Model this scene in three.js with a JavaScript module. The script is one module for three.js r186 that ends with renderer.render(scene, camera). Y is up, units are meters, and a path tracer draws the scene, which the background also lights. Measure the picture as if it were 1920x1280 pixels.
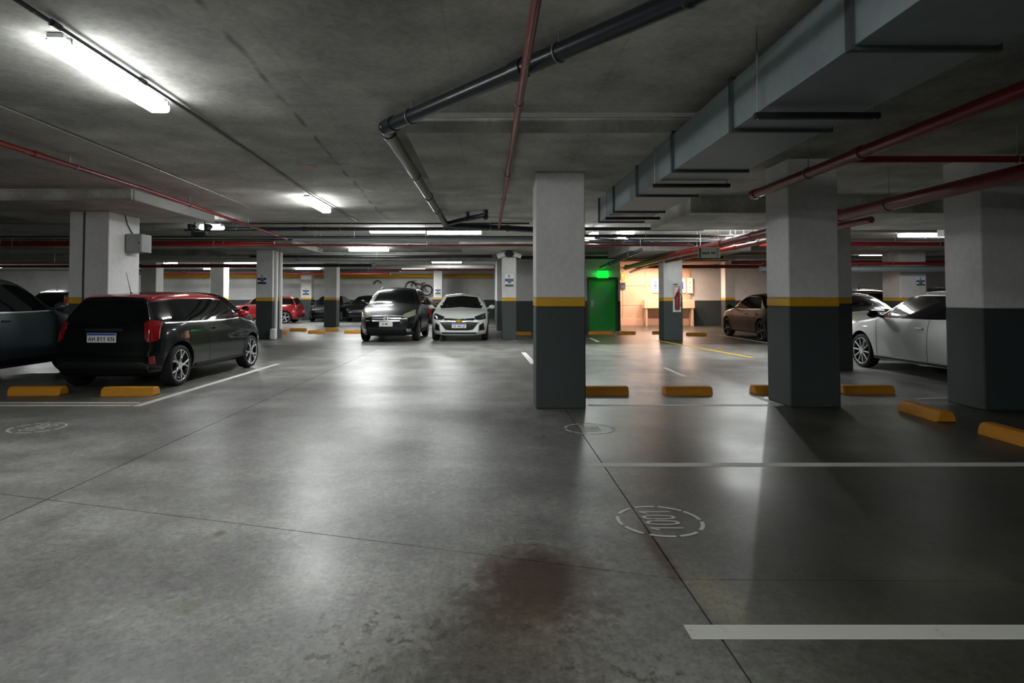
import * as THREE from 'three';
import { RectAreaLightUniformsLib } from 'three/addons/lights/RectAreaLightUniformsLib.js';
import { mergeGeometries, mergeVertices } from 'three/addons/utils/BufferGeometryUtils.js';
import { RoundedBoxGeometry } from 'three/addons/geometries/RoundedBoxGeometry.js';
import { FontLoader } from 'three/addons/loaders/FontLoader.js';
import { Brush, Evaluator, SUBTRACTION } from 'three-bvh-csg';
import { MeshBVH } from 'three-mesh-bvh';

// ---------------------------------------------------------------- camera, sky, exposure
const W = 1920, H = 1280, F = 1150, CX = 918, CY = 524;            // focal length and principal point in pixels (cropped photograph)
const scene = new THREE.Scene();
const camera = new THREE.PerspectiveCamera(2 * Math.atan(H / 2 / F) * 180 / Math.PI, W / H, 0.05, 200);
camera.position.set(0, 1.35, 0);
camera.rotation.set(1.7 * Math.PI / 180, 0, 0);
camera.setViewOffset(W, H, W / 2 - CX, H / 2 - CY, W, H);
scene.add(camera);
scene.background = new THREE.Color(0x000000);                       // underground: every light is a lamp
const renderer = new THREE.WebGLRenderer({ antialias: true });
renderer.toneMapping = THREE.LinearToneMapping;
renderer.toneMappingExposure = 5.3;
renderer.outputColorSpace = THREE.SRGBColorSpace;
renderer.shadowMap.enabled = true;
RectAreaLightUniformsLib.init();
const TUBE = { glow: 3.4, down: 22, side: 9, color: 0xf6f9f8 };       // the fluorescent fittings

// ---------------------------------------------------------------- helpers
function rng(seed) { let a = seed >>> 0; return () => { a = (a + 0x6d2b79f5) | 0; let t = Math.imul(a ^ (a >>> 15), 1 | a); t = (t + Math.imul(t ^ (t >>> 7), 61 | t)) ^ t; return ((t ^ (t >>> 14)) >>> 0) / 4294967296; }; }
const V = (x, y, d) => new THREE.Vector3(x, y, -d);                  // d is the distance ahead of the camera's place
const lerp = THREE.MathUtils.lerp, clamp = THREE.MathUtils.clamp;
const names = new Map();
function numbered(n) { const k = names.get(n) || 0; names.set(n, k + 1); return k ? n + '_' + String(k).padStart(3, '0') : n; }
function shadows(m) { m.castShadow = true; m.receiveShadow = true; return m; }
function thing(name, label, category, group, pos = [0, 0, 0], turn = 0) {
  const o = new THREE.Group(); o.name = numbered(name); o.position.set(pos[0], pos[1], -pos[2]); o.rotation.y = turn; scene.add(o);
  o.userData = { label, category }; if (group) o.userData.group = group; return o;
}
function structure(name, label, category, group) { const o = thing(name, label, category, group); o.userData.kind = 'structure'; return o; }
function part(name, geo, mat, parent, label) {
  const m = shadows(new THREE.Mesh(Array.isArray(geo) ? mergeGeometries(geo.map(clean), false) : geo, mat)); m.name = numbered(name); parent.add(m);
  if (label) m.userData.label = label; return m;
}
function solo(name, geo, mat, label, category, group) {
  const m = part(name, geo, mat, scene); m.userData = { label, category }; if (group) m.userData.group = group; return m;
}
function clean(g) {
  let o = g.index ? g.toNonIndexed() : g.clone();
  for (const k of Object.keys(o.attributes)) if (!['position', 'normal', 'uv'].includes(k)) o.deleteAttribute(k);
  if (!o.attributes.uv) o.setAttribute('uv', new THREE.BufferAttribute(new Float32Array(o.attributes.position.count * 2), 2));
  o.morphAttributes = {}; o.clearGroups(); return o;
}
// uv in metres from the face's own plane
function metricUV(g) {
  const o = g.index ? g.toNonIndexed() : g, p = o.attributes.position, n = o.attributes.normal, uv = new Float32Array(p.count * 2);
  for (let i = 0; i < p.count; i++) {
    const ax = Math.abs(n.getX(i)), ay = Math.abs(n.getY(i)), az = Math.abs(n.getZ(i));
    const [u, v] = ay >= ax && ay >= az ? [p.getX(i), p.getZ(i)] : ax >= az ? [p.getZ(i), p.getY(i)] : [p.getX(i), p.getY(i)];
    uv[2 * i] = u; uv[2 * i + 1] = v;
  }
  o.setAttribute('uv', new THREE.BufferAttribute(uv, 2)); return o;
}
function box(x0, x1, y0, y1, d0, d1, bevel = 0) {                     // a block given by its limits, uv in metres
  const g = bevel ? new RoundedBoxGeometry(x1 - x0, y1 - y0, d1 - d0, 2, bevel) : new THREE.BoxGeometry(x1 - x0, y1 - y0, d1 - d0);
  g.translate((x0 + x1) / 2, (y0 + y1) / 2, -(d0 + d1) / 2); return metricUV(g);
}
function rod(a, b, r, seg = 14, r2 = r) {                             // cylinder between two points
  const d = new THREE.Vector3().subVectors(b, a), L = d.length(), g = new THREE.CylinderGeometry(r2, r, L, seg);
  g.applyQuaternion(new THREE.Quaternion().setFromUnitVectors(new THREE.Vector3(0, 1, 0), d.normalize()));
  const m = new THREE.Vector3().addVectors(a, b).multiplyScalar(0.5); g.translate(m.x, m.y, m.z); return g;
}
function ball(p, r, seg = 14) { const g = new THREE.SphereGeometry(r, seg, seg / 2 + 2); g.translate(p.x, p.y, p.z); return g; }
function ringAt(p, dir, R, r, seg = 20) {
  const g = new THREE.TorusGeometry(R, r, 8, seg); g.applyQuaternion(new THREE.Quaternion().setFromUnitVectors(new THREE.Vector3(0, 0, 1), dir.clone().normalize())); g.translate(p.x, p.y, p.z); return g;
}

// ---------------------------------------------------------------- noise and textures
function tileNoise(size, period, octaves, seed, gain = 0.5) {
  const out = new Float32Array(size * size); let amp = 1, sum = 0;
  for (let o = 0; o < octaves; o++) {
    const p = period << o; if (p > size) break;
    const R = rng(seed * 977 + o * 131), grid = new Float32Array(p * p); for (let i = 0; i < grid.length; i++) grid[i] = R();
    const ix = new Int32Array(size), jx = new Int32Array(size), fx = new Float32Array(size);
    for (let x = 0; x < size; x++) { const t = x * p / size; ix[x] = t | 0; jx[x] = (ix[x] + 1) % p; const f = t - ix[x]; fx[x] = f * f * (3 - 2 * f); }
    for (let y = 0; y < size; y++) {
      const r0 = ix[y] * p, r1 = jx[y] * p, fy = fx[y];
      for (let x = 0; x < size; x++) {
        const a = grid[r0 + ix[x]], b = grid[r0 + jx[x]], c = grid[r1 + ix[x]], d = grid[r1 + jx[x]], t = a + (b - a) * fx[x], u = c + (d - c) * fx[x];
        out[y * size + x] += amp * (t + (u - t) * fy);
      }
    }
    sum += amp; amp *= gain;
  }
  for (let i = 0; i < out.length; i++) out[i] /= sum; return out;
}
function dataTex(size, fn, srgb, rep) {
  const a = new Uint8Array(size * size * 4);
  for (let y = 0; y < size; y++) for (let x = 0; x < size; x++) { const i = y * size + x, c = fn(i, x, y); a[4 * i] = clamp(c[0], 0, 255); a[4 * i + 1] = clamp(c[1], 0, 255); a[4 * i + 2] = clamp(c[2], 0, 255); a[4 * i + 3] = c[3] === undefined ? 255 : c[3]; }
  const t = new THREE.DataTexture(a, size, size, THREE.RGBAFormat); t.wrapS = t.wrapT = THREE.RepeatWrapping; t.magFilter = THREE.LinearFilter; t.minFilter = THREE.LinearMipmapLinearFilter; t.generateMipmaps = true;
  if (srgb) t.colorSpace = THREE.SRGBColorSpace; if (rep) t.repeat.set(rep, rep); t.needsUpdate = true; return t;
}
const nA = tileNoise(1024, 4, 8, 11), nB = tileNoise(1024, 8, 7, 23), nC = tileNoise(1024, 64, 5, 37, 0.7);
const speck = (() => { const R = rng(5), a = new Float32Array(1024 * 1024); for (let i = 0; i < a.length; i++) a[i] = R(); return a; })();
const at1k = (n, u, v) => n[(((v * 1024) | 0) & 1023) * 1024 + (((u * 1024) | 0) & 1023)];
const bumpTex = dataTex(1024, (i) => { const h = 255 * (0.35 * nC[i] + 0.35 * nA[i] + 0.3 * nB[i]); const pit = speck[i] > 0.9985 ? -90 : 0; return [h + pit, h + pit, h + pit]; }, false, 0.5);
const wallTex = dataTex(1024, (i) => { const k = 0.9 + 0.16 * (nA[i] - 0.5) + 0.1 * (nC[i] - 0.5); return [255 * k, 255 * k, 255 * k * 0.995]; }, true, 0.3);

// floor: the marks, stains and trowel clouds of the slab, 12.8 m x 12.8 m in front of the camera (u = (x+6.4)/12.8, v = d/12.8)
const FS = 12.8;
const floorTex = dataTex(2048, (i, px, py) => {
  const u = px / 2048, v = py / 2048, x = u * FS - 6.4, d = v * FS;
  const big = at1k(nA, u * 1.7 % 1, v * 1.7 % 1) - 0.5, mid = at1k(nB, u * 4.3 % 1, v * 4.3 % 1) - 0.5, fine = at1k(nC, u * 5 % 1, v * 5 % 1) - 0.5;
  let k = 1 + 0.62 * big + 0.45 * mid + 0.36 * fine;
  let r = 120, g = 120, b = 117;
  const park = clamp((x - 0.75 + 0.5 * big + 0.35 * mid) / 0.9, 0, 1) * clamp((7.86 + 0.2 * fine - d) / 0.16, 0, 1); r = lerp(r, 64, park); g = lerp(g, 65, park); b = lerp(b, 56, park);   // darker olive tone over the right-hand parking bays
  const park2 = clamp((-4.3 - x) / 0.5, 0, 1) * clamp((d - 7.6) / 0.6, 0, 1); r = lerp(r, 84, park2); g = lerp(g, 84, park2); b = lerp(b, 79, park2);
  // trowelled streaks across the lane
  k *= 1 + 0.16 * (at1k(nB, (u * 0.7 + v * 0.13) % 1, (v * 3.1) % 1) - 0.5);
  const blot = (cx, cd, rx, rd, amt, soft = 1.6) => { const w = 0.9 * (at1k(nB, (u * 6) % 1, (v * 6) % 1) - 0.5) + 0.5 * fine; const q = Math.hypot((x - cx) / rx, (d - cd) / rd) + w; return amt * clamp((1 - q) * soft, 0, 1); };
  const mix = (t, R, G, B) => { r = lerp(r, R, t); g = lerp(g, G, t); b = lerp(b, B, t); };
  mix(blot(0.22, 2.95, 0.36, 0.55, 0.85), 62, 44, 34);                 // rust brown stain on the joint
  mix(blot(0.1, 2.45, 0.42, 0.5, 0.55), 82, 74, 60);
  mix(blot(-0.1, 2.1, 0.5, 0.4, 0.45), 84, 80, 68);
  mix(blot(0.9, 3.35, 0.05, 0.45, 0.9), 78, 58, 44);                   // dirt along the saw cut
  mix(blot(1.02, 2.8, 0.12, 0.35, 0.5), 150, 140, 108);
  mix(blot(1.5, 5.2, 0.35, 0.25, 0.6), 70, 68, 62); mix(blot(2.6, 6.5, 0.7, 0.5, 0.45), 74, 72, 66); mix(blot(1.7, 7.1, 0.5, 0.28, 0.55), 62, 62, 58);
  mix(blot(-1.55, 3.55, 0.06, 0.06, 0.85, 3), 88, 76, 64); mix(blot(-1.33, 2.72, 0.07, 0.1, 0.6, 3), 100, 98, 84);
  mix(blot(-0.7, 5.4, 0.5, 0.3, 0.3), 110, 108, 100); mix(blot(2.4, 3.4, 0.9, 0.7, 0.35), 96, 98, 84);
  mix(blot(0.2, 9.4, 0.3, 0.5, 0.5), 92, 86, 78); mix(blot(-0.8, 10.6, 0.6, 0.2, 0.4), 100, 98, 92);
  // tyre scuffs running up the lane near the camera
  const tr = at1k(nC, (x * 0.9 + 10) % 1, (d * 0.05) % 1); if (x > -0.75 && x < 0.4 && d < 3.4) mix(clamp((tr - 0.6) * 4, 0, 0.5) * clamp((3.4 - d) / 1.2, 0, 1), 80, 78, 66);
  if (x > -0.8 && x < 0.7 && d < 2.7) { const q = at1k(nC, (x * 0.35 + 3) % 1, (d * 0.22) % 1); mix(clamp((q - 0.66) * 9, 0, 0.7), 62, 58, 48); }
  const pit = at1k(nC, (u * 13) % 1, (v * 13) % 1); if (pit > 0.62) k *= 0.86; if (pit < 0.36) k *= 1.1;
  return [r * k, g * k, b * k];
}, true);
floorTex.wrapS = floorTex.wrapT = THREE.MirroredRepeatWrapping;
const floorRough = dataTex(1024, (i) => { const k = 255 * clamp(0.375 + 0.35 * (nA[i] - 0.5) + 0.2 * (nC[i] - 0.5), 0.29, 0.6); return [k, k, k]; }, false, 0.22);
// ceiling: board-marked concrete with a patched construction seam
const ceilTex = dataTex(2048, (i, px, py) => {
  const u = px / 2048, v = py / 2048, x = u * FS - 6.4, d = v * FS;
  const big = at1k(nA, u * 1.3 % 1, v * 1.3 % 1) - 0.5, mid = at1k(nB, u * 3.7 % 1, v * 3.7 % 1) - 0.5, fine = at1k(nC, u * 5 % 1, v * 5 % 1) - 0.5;
  let k = 1 + 0.7 * big + 0.42 * mid + 0.25 * fine;
  const sx = -1.5 - 0.06 * d + 0.08 * mid, dist = Math.abs(x - sx); k *= 1 - 0.32 * clamp(1 - dist / 0.035, 0, 1) * clamp((at1k(nB, 0.3, (v * 5) % 1) - 0.38) * 5, 0, 1);
  const seamD = Math.abs(((d + 0.6) % 2.44) - 1.22); k *= 1 - 0.1 * clamp(1 - seamD / 0.02, 0, 1); k *= 1 - 0.08 * clamp(1 - Math.abs(((x + 7) % 1.22) - 0.61) / 0.012, 0, 1);
  return [173 * k, 172 * k, 166 * k];
}, true);
ceilTex.wrapS = ceilTex.wrapT = THREE.MirroredRepeatWrapping;
const wearTex = dataTex(1024, (i) => { const a = nB[i] * 0.55 + nC[i] * 0.45 + (speck[i] - 0.5) * 0.12, w = a > 0.27 ? 255 : 0; return [w, w, w]; }, false, 1.0);
function canvasTex(w, h, draw) { const c = document.createElement('canvas'); c.width = w; c.height = h; draw(c.getContext('2d'), w, h); const t = new THREE.CanvasTexture(c); t.colorSpace = THREE.SRGBColorSpace; return t; }

// ---------------------------------------------------------------- materials
const std = (o) => new THREE.MeshStandardMaterial(o), phy = (o) => new THREE.MeshPhysicalMaterial(o);
const M = {
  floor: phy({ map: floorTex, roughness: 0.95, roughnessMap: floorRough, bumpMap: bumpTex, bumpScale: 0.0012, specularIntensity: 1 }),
  joint: std({ color: 0x14130f, roughness: 1 }),
  ceiling: std({ map: ceilTex, roughness: 0.9 }),
  concrete: std({ color: 0x87867f, map: wallTex, roughness: 0.9 }),
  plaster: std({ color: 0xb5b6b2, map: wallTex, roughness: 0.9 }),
  white: std({ color: 0xe6e6e6, map: wallTex, roughness: 0.72 }),
  dado: std({ color: 0x394242, map: wallTex, roughness: 0.66 }),
  yellow: std({ color: 0xdca60c, map: wallTex, roughness: 0.6 }),
  stop: std({ color: 0xd08c12, map: wallTex, roughness: 0.7, bumpMap: bumpTex, bumpScale: 0.004 }),
  paint: std({ color: 0xcfcfc8, roughness: 0.7, alphaMap: wearTex, alphaTest: 0.5 }),
  yellowPaint: std({ color: 0xc8a214, roughness: 0.7, alphaMap: wearTex, alphaTest: 0.5 }),
  peach: std({ color: 0xe4c0a4, map: wallTex, roughness: 0.6 }),
  red: phy({ color: 0x7e1815, roughness: 0.42, clearcoat: 0.25 }),
  drain: phy({ color: 0x1a2126, roughness: 0.38, clearcoat: 0.2 }),
  black: std({ color: 0x0c0d0e, roughness: 0.6 }),
  galv: std({ color: 0xa9b6ba, metalness: 0.55, roughness: 0.5, map: wallTex }),
  steel: std({ color: 0x9a9c9c, metalness: 0.8, roughness: 0.4 }),
  greySteel: std({ color: 0x4a5052, metalness: 0.4, roughness: 0.5 }),
  boxGrey: std({ color: 0x8b8f8e, roughness: 0.55 }),
  glow: std({ color: 0xffffff, emissive: TUBE.color, emissiveIntensity: TUBE.glow, roughness: 0.4 }),
  housing: std({ color: 0xc4c6c6, roughness: 0.5 }),
  tyre: std({ color: 0x0d0d0e, roughness: 0.85 }),
  rim: phy({ color: 0xc7cacd, metalness: 0.9, roughness: 0.28 }),
  rimDark: phy({ color: 0x1a1b1d, metalness: 0.7, roughness: 0.35 }),
  glass: phy({ color: 0x05080a, roughness: 0.04, metalness: 0, ior: 1.52, specularIntensity: 1 }),
  trim: std({ color: 0x0a0b0c, roughness: 0.5 }),
  chrome: phy({ color: 0xdcdedf, metalness: 0.6, roughness: 0.25 }),
  tail: phy({ color: 0x7c0710, roughness: 0.15, clearcoat: 1 }),
  lamp: phy({ color: 0xa7ae92, metalness: 0.5, roughness: 0.2, clearcoat: 0.6 }),
  lampDark: phy({ color: 0x2a2d30, metalness: 0.6, roughness: 0.15, clearcoat: 1 }),
  gold: phy({ color: 0xd8a62a, metalness: 0.9, roughness: 0.3 }),
  greenDoor: phy({ color: 0x12a436, roughness: 0.35 }),
  greenGlow: std({ color: 0x10e040, emissive: 0x10ff48, emissiveIntensity: 0.2 }),
};
const carPaint = (hex, metal = 0.25, rough = 0.32, coat = 1) => phy({ color: hex, metalness: metal, roughness: rough, clearcoat: coat, clearcoatRoughness: 0.03, specularIntensity: coat < 1 ? 0.3 : 1 });

// ---------------------------------------------------------------- the shell of the garage
const XL = -34, XR = 24, DB = 41, DN = -24, SLAB = 3.09;
{
  // floor: cast bays parted by saw cuts; the cuts are gaps over a dark bed
  const floor = structure('floor', 'grey polished concrete garage floor with saw cut joints and white parking lines', 'floor');
  part('joint_bed', box(XL, XR, -0.3, -0.014, DN, DB), M.joint, floor, 'dark bottom of the saw cut joints');
  const g = 0.0045, cut = (x) => (x < 0.915 ? 2.985 + (0.915 - x) * 0.3 : 2.985 - 0.015 * (x - 0.915));
  const bay = (pts) => {
    const s = new THREE.Shape(pts.map(([x, d]) => new THREE.Vector2(x, d))), e = new THREE.ExtrudeGeometry(s, { depth: 0.02, bevelEnabled: false });
    e.rotateX(-Math.PI / 2); e.translate(0, -0.02, 0);
    const o = e.index ? e.toNonIndexed() : e, p = o.attributes.position, uv = new Float32Array(p.count * 2);
    for (let i = 0; i < p.count; i++) { uv[2 * i] = (p.getX(i) + 6.4) / FS; uv[2 * i + 1] = -p.getZ(i) / FS; }
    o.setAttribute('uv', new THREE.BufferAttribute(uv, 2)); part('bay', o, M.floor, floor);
  };
  const xa = -2.97, xb = 0.92;
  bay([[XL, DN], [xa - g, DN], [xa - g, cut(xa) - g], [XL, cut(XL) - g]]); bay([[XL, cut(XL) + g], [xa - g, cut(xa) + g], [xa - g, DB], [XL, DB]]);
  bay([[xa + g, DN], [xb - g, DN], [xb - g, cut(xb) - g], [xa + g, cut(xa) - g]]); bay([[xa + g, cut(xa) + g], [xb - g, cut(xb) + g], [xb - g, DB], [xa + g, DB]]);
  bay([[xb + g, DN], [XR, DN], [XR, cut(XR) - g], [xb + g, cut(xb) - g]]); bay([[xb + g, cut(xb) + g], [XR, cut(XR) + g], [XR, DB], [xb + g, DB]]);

  // painted lines
  const line = (x0, d0, x1, d1, w, mat = M.paint) => {
    const L = Math.hypot(x1 - x0, d1 - d0), b = new THREE.BoxGeometry(L, 0.0016, w); const gg = metricUV(b);
    gg.rotateY(Math.atan2(d1 - d0, x1 - x0)); gg.translate((x0 + x1) / 2, 0.0012, -(d0 + d1) / 2);
    part('parking_line', gg, mat, floor, mat === M.paint ? 'white painted line' : 'yellow painted line');
  };
  line(0.79, 5.0, 5.6, 5.02, 0.105); line(0.80, 2.52, 5.6, 2.52, 0.105); line(1.24, 7.75, 3.62, 7.75, 0.1);
  line(3.38, 11.9, 3.36, 10.6, 0.08); line(3.42, 9.72, 3.62, 9.66, 0.09); line(3.64, 8.5, 3.66, 7.75, 0.09);
  line(-7.8, 7.93, -4.5, 7.93, 0.07); line(-7.8, 7.74, -4.5, 7.74, 0.07); line(-4.4, 7.68, -4.33, 12.6, 0.105);
  line(0.84, 15.2, 0.90, 12.6, 0.12); line(3.38, 20.7, 3.34, 18.9, 0.1);
  line(5.3, 19.6, 5.95, 13.9, 0.13, M.yellowPaint); line(7.62, 8.6, 5.7, 8.25, 0.08); line(8.35, 22.5, 8.3, 17.4, 0.09);
  line(-4.35, 24.5, -4.3, 20.5, 0.09); line(-1.98, 25, -1.98, 19.2, 0.1); line(0.12, 21, 0.86, 19.5, 0.07);
  // stencilled space numbers: broken ring and four figures read from the side
  const font = await new FontLoader().loadAsync('fonts/droid/droid_sans_regular.typeface.json');
  const stencil = (cx, cd, num, turn, seed) => {
    const R = rng(seed), geos = []; let a = R() * 2;
    for (let k = 0; k < 9; k++) { const sp = 0.52 + R() * 0.12; const r = new THREE.RingGeometry(0.237, 0.26, 14, 1, a, sp); a += 2 * Math.PI / 9 + (R() - 0.5) * 0.04; geos.push(r); }
    const ring = mergeGeometries(geos.map(clean)); ring.rotateX(-Math.PI / 2); ring.translate(cx, 0.002, -cd);
    part('number_ring', metricUV(ring), M.paint, floor, 'white stencilled ring');
    const t = new THREE.ShapeGeometry(font.generateShapes(num, 0.19), 6); t.computeBoundingBox(); const b = t.boundingBox;
    t.translate(-(b.min.x + b.max.x) / 2, -(b.min.y + b.max.y) / 2, 0); t.scale(0.62, 1.05, 1);
    t.rotateX(-Math.PI / 2); t.rotateY(turn); t.translate(cx + 0.01, 0.002, -cd); part('number', metricUV(clean(t)), M.paint, floor, 'white stencilled number ' + num);
  };
  stencil(1.03, 3.76, '1001', Math.PI / 2, 3); stencil(1.03, 6.37, '1002', Math.PI / 2, 4); stencil(-4.7, 6.42, '1043', Math.PI / 2 * 0.9, 6);

  // ceiling slab with the dropped panels about the column heads and a cross beam
  const ceil = structure('ceiling', 'grey board marked concrete garage ceiling slab with dropped panels', 'ceiling');
  const planUV = (geo) => { const p = geo.attributes.position, n = geo.attributes.normal, uv = geo.attributes.uv; for (let i = 0; i < p.count; i++) if (Math.abs(n.getY(i)) > 0.5) uv.setXY(i, (p.getX(i) + 6.4) / FS, -p.getZ(i) / FS); else uv.setXY(i, uv.getX(i) / FS, uv.getY(i) / FS); return geo; };
  part('slab', planUV(box(XL, XR, SLAB, SLAB + 0.25, DN, DB)), M.ceiling, ceil);
  const drop = (x0, x1, d0, d1, y = 2.9, strip = true) => {
    part('drop_panel', planUV(box(x0, x1, y, SLAB + 0.02, d0, d1, 0.012)), M.ceiling, ceil, 'dropped panel');
    if (strip) part('lit_ledge_strip', box(x0 + 0.03, x1 - 0.03, 3.045, SLAB + 0.01, d0 - 0.02, d0 + 0.1, 0.008), M.plaster, ceil, 'paler strip coloured as the lit top ledge of the panel');  // paler colour stands in for light caught on the panel's top ledge
  };
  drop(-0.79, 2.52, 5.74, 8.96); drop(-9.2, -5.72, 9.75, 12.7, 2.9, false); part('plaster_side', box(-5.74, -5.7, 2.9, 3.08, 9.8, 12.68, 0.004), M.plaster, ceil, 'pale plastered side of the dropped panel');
  drop(3.42, 9.9, 10.4, 13.0, 2.79, false); drop(-9.2, -5.9, 18.3, 21.7, 2.92, false); drop(-0.9, 2.4, 17.9, 21.6, 2.88, false); drop(4.1, 7.6, 17.8, 21.2, 2.72, false);
  drop(11.9, 15.2, 18, 21.4, 2.86, false); drop(-8.9, -5.6, 26.8, 30.2, 2.95, false); drop(-13, -9.4, 35.4, 38.8, 2.92, false);
  part('cross_beam', planUV(box(-14, 0.7, 2.75, 3.1, 23.4, 23.8)), M.ceiling, ceil, 'concrete beam'); part('cross_beam', planUV(box(-34, -9.5, 2.72, 3.1, 22.2, 22.6)), M.ceiling, ceil, 'concrete beam');
  part('cross_beam', planUV(box(9.95, 24, 2.7, 3.1, 13.2, 13.6)), M.ceiling, ceil, 'concrete beam');

  const wall = (name, label, x0, x1, d0, d1, mat = M.white) => {
    const o = structure(name, label, 'wall'); const along = x1 - x0 > d1 - d0;
    part('upper_wall', box(x0, x1, 1.22, SLAB, d0, d1), mat, o, 'white painted upper half');
    part('dado', along ? box(x0, x1, 0, 1.22, d0 - 0.004, d1 + 0.004) : box(x0 - 0.004, x1 + 0.004, 0, 1.22, d0, d1), M.dado, o, 'dark grey painted lower half');
    return o;
  };
  wall('wall_back', 'far white wall with dark grey lower half behind the parked cars', XL, 0.3, 40, 40.3);
  wall('wall_door', 'white and grey wall holding the green fire door', 0.32, 4.0, 25.2, 25.45);
  const wd = wall('wall_door_right', 'narrow white and grey wall between the green door and the lobby', 5.27, 5.37, 25.2, 30);
  const lint = structure('wall_lintel', 'white wall strip above the green door', 'wall'); part('lintel', box(4.0, 5.27, 2.2, SLAB, 25.2, 25.45), M.white, lint);
  wall('wall_return', 'side of the door wall running back to the far wall', 0.3, 0.55, 25.45, 40.2);
  wall('wall_right_back', 'white and grey wall behind the dark sedan right of the lobby', 5.37, XR, 30, 30.3);
  wall('wall_left', 'left end wall of the garage', XL - 0.3, XL, DN, DB); wall('wall_right', 'right end wall of the garage', XR, XR + 0.3, DN, DB); wall('wall_front', 'wall behind the viewer', XL, XR, DN - 0.3, DN);

  // fire door with its frame
  const door = structure('door_1', 'green metal fire door under the lit green exit sign', 'door');
  part('door_leaf', box(4.09, 5.18, 0.02, 2.12, 25.24, 25.3, 0.006), M.greenDoor, door);
  part('door_frame', [box(4.0, 4.09, 0, 2.2, 25.14, 25.4, 0.01), box(5.18, 5.27, 0, 2.2, 25.14, 25.4, 0.01), box(4.09, 5.18, 2.12, 2.2, 25.14, 25.4, 0.01)], std({ color: 0x074a16, roughness: 0.4 }), door, 'dark green frame');
  part('door_handle', [box(4.17, 4.27, 0.98, 1.26, 25.22, 25.25, 0.008), rod(V(4.2, 1.1, 25.18), V(4.36, 1.1, 25.18), 0.012), rod(V(4.22, 1.1, 25.24), V(4.22, 1.1, 25.17), 0.01)], M.steel, door, 'steel lever plate');
  part('threshold', box(4.12, 5.15, 0, 0.018, 25.16, 25.34, 0.003), M.plaster, door);

  // lift lobby: peach stone slabs on the wall between the door and the parked sedan
  const lobby = structure('wall_lobby', 'warm lit peach lobby wall beside the green door', 'wall');
  for (let i = 0; i < 4; i++) for (let j = 0; j < 3; j++) part('stone_panel', box(5.38 + i * 1.11, 5.38 + i * 1.11 + 1.1, 0.02 + j * 0.96, 0.02 + j * 0.96 + 0.95, 29.93, 29.99, 0.004), M.peach, lobby);
  part('lobby_soffit', box(5.4, 9.9, 2.86, 2.94, 25.4, 29.9), M.peach, lobby); part('plinth', box(5.44, 9.8, 0, 0.34, 29.88, 29.93, 0.004), std({ color: 0xe6bca6, roughness: 0.5 }), lobby, 'paler skirting slab');
}

// ---------------------------------------------------------------- columns
function column(label, x0, x1, d0, d1, top, o = {}) {
  const c = structure('column', label, 'column', o.group); const e = 0.018, s0 = o.s0 ?? 1.24, s1 = o.s1 ?? 1.35;
  part('shaft', box(x0, x1, o.stripe === false ? 1.22 : s1, top, d0, d1, e), M.white, c, 'white painted upper part');
  if (o.stripe !== false) part('yellow_band', box(x0 - 0.002, x1 + 0.002, s0, s1, d0 - 0.002, d1 + 0.002, e), M.yellow, c, 'yellow painted band');
  part('painted_base', box(x0, x1, 0, o.stripe === false ? 1.22 : s0, d0, d1, e), M.dado, c, 'dark grey painted lower part');
  return c;
}
const cPanel = 'square columns with yellow bands';
column('big square column with a yellow band in the middle of the lane, nearest of all', 0.565, 1.172, 7.5, 7.98, 2.9);
column('thick square column with yellow band right of the galvanised duct', 3.71, 4.335, 7.6, 8.22, SLAB);
column('slim white and grey column standing right behind the thick duct side column', 6.1, 6.74, 11.4, 12.0, 2.79);
column('broad column without yellow band beside the two wheel stops at the right edge', 5.93, 6.62, 7.38, 7.99, SLAB, { stripe: false });
const cm = column('wide white column behind the black hatchback with a grey switch box on its side', -7.49, -6.78, 10.9, 11.86, 2.9);
part('groove', box(-7.235, -7.205, 0, 2.88, 10.885, 10.91), M.greySteel, cm, 'dark expansion groove');
part('cable', [rod(V(-6.765, 2.88, 11.35), V(-6.765, 2.72, 11.42), 0.009), rod(V(-6.765, 2.72, 11.42), V(-6.765, 2.55, 11.6), 0.009)], M.black, cm, 'black cable');
const cs = column('twin pipe column with a number plate left of the dark sport utility car', -7.6, -7.06, 19.95, 20.9, 2.92);
part('downpipe', [rod(V(-7.02, 0.3, 20.15), V(-7.02, 2.86, 20.15), 0.055), rod(V(-7.0, 0.3, 20.55), V(-7.0, 2.86, 20.55), 0.055)], M.white, cs, 'white painted downpipe');
column('square column with yellow band beside the white hatchback, lit by twin emergency lamps', 0.4, 0.86, 19.7, 20.3, 2.88);
column('grey column holding a fire extinguisher board in front of the lobby', 5.52, 6.12, 19.45, 20.05, 2.72);
column('white column with number plate behind the white sedan on the right', 13.13, 13.96, 19.6, 20.5, 2.86);
column('column with yellow foot kerb left of the dark sport utility car', -7.64, -7.06, 28.3, 28.9, 2.95);
column('far slim column with number plate near the red hatchback', -11.4, -10.75, 37, 37.6, 2.92);
column('far column with number plate beside the hanging bicycle', -3.47, -2.93, 38, 38.55, SLAB);
column('far column at the right end of the lobby', 10.6, 11.05, 27.6, 28.1, SLAB);
const farCols = [[-14.2, 25.5, 'first'], [-17.2, 31, 'second'], [-12.9, 29, 'third'], [-20.5, 35.5, 'fourth'], [-21.5, 22, 'fifth']];
for (const [x, d] of farCols) column('white column among the far left parking rows', x - 0.32, x + 0.32, d, d + 0.6, SLAB, { group: 'columns of the far left rows' });

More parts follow.
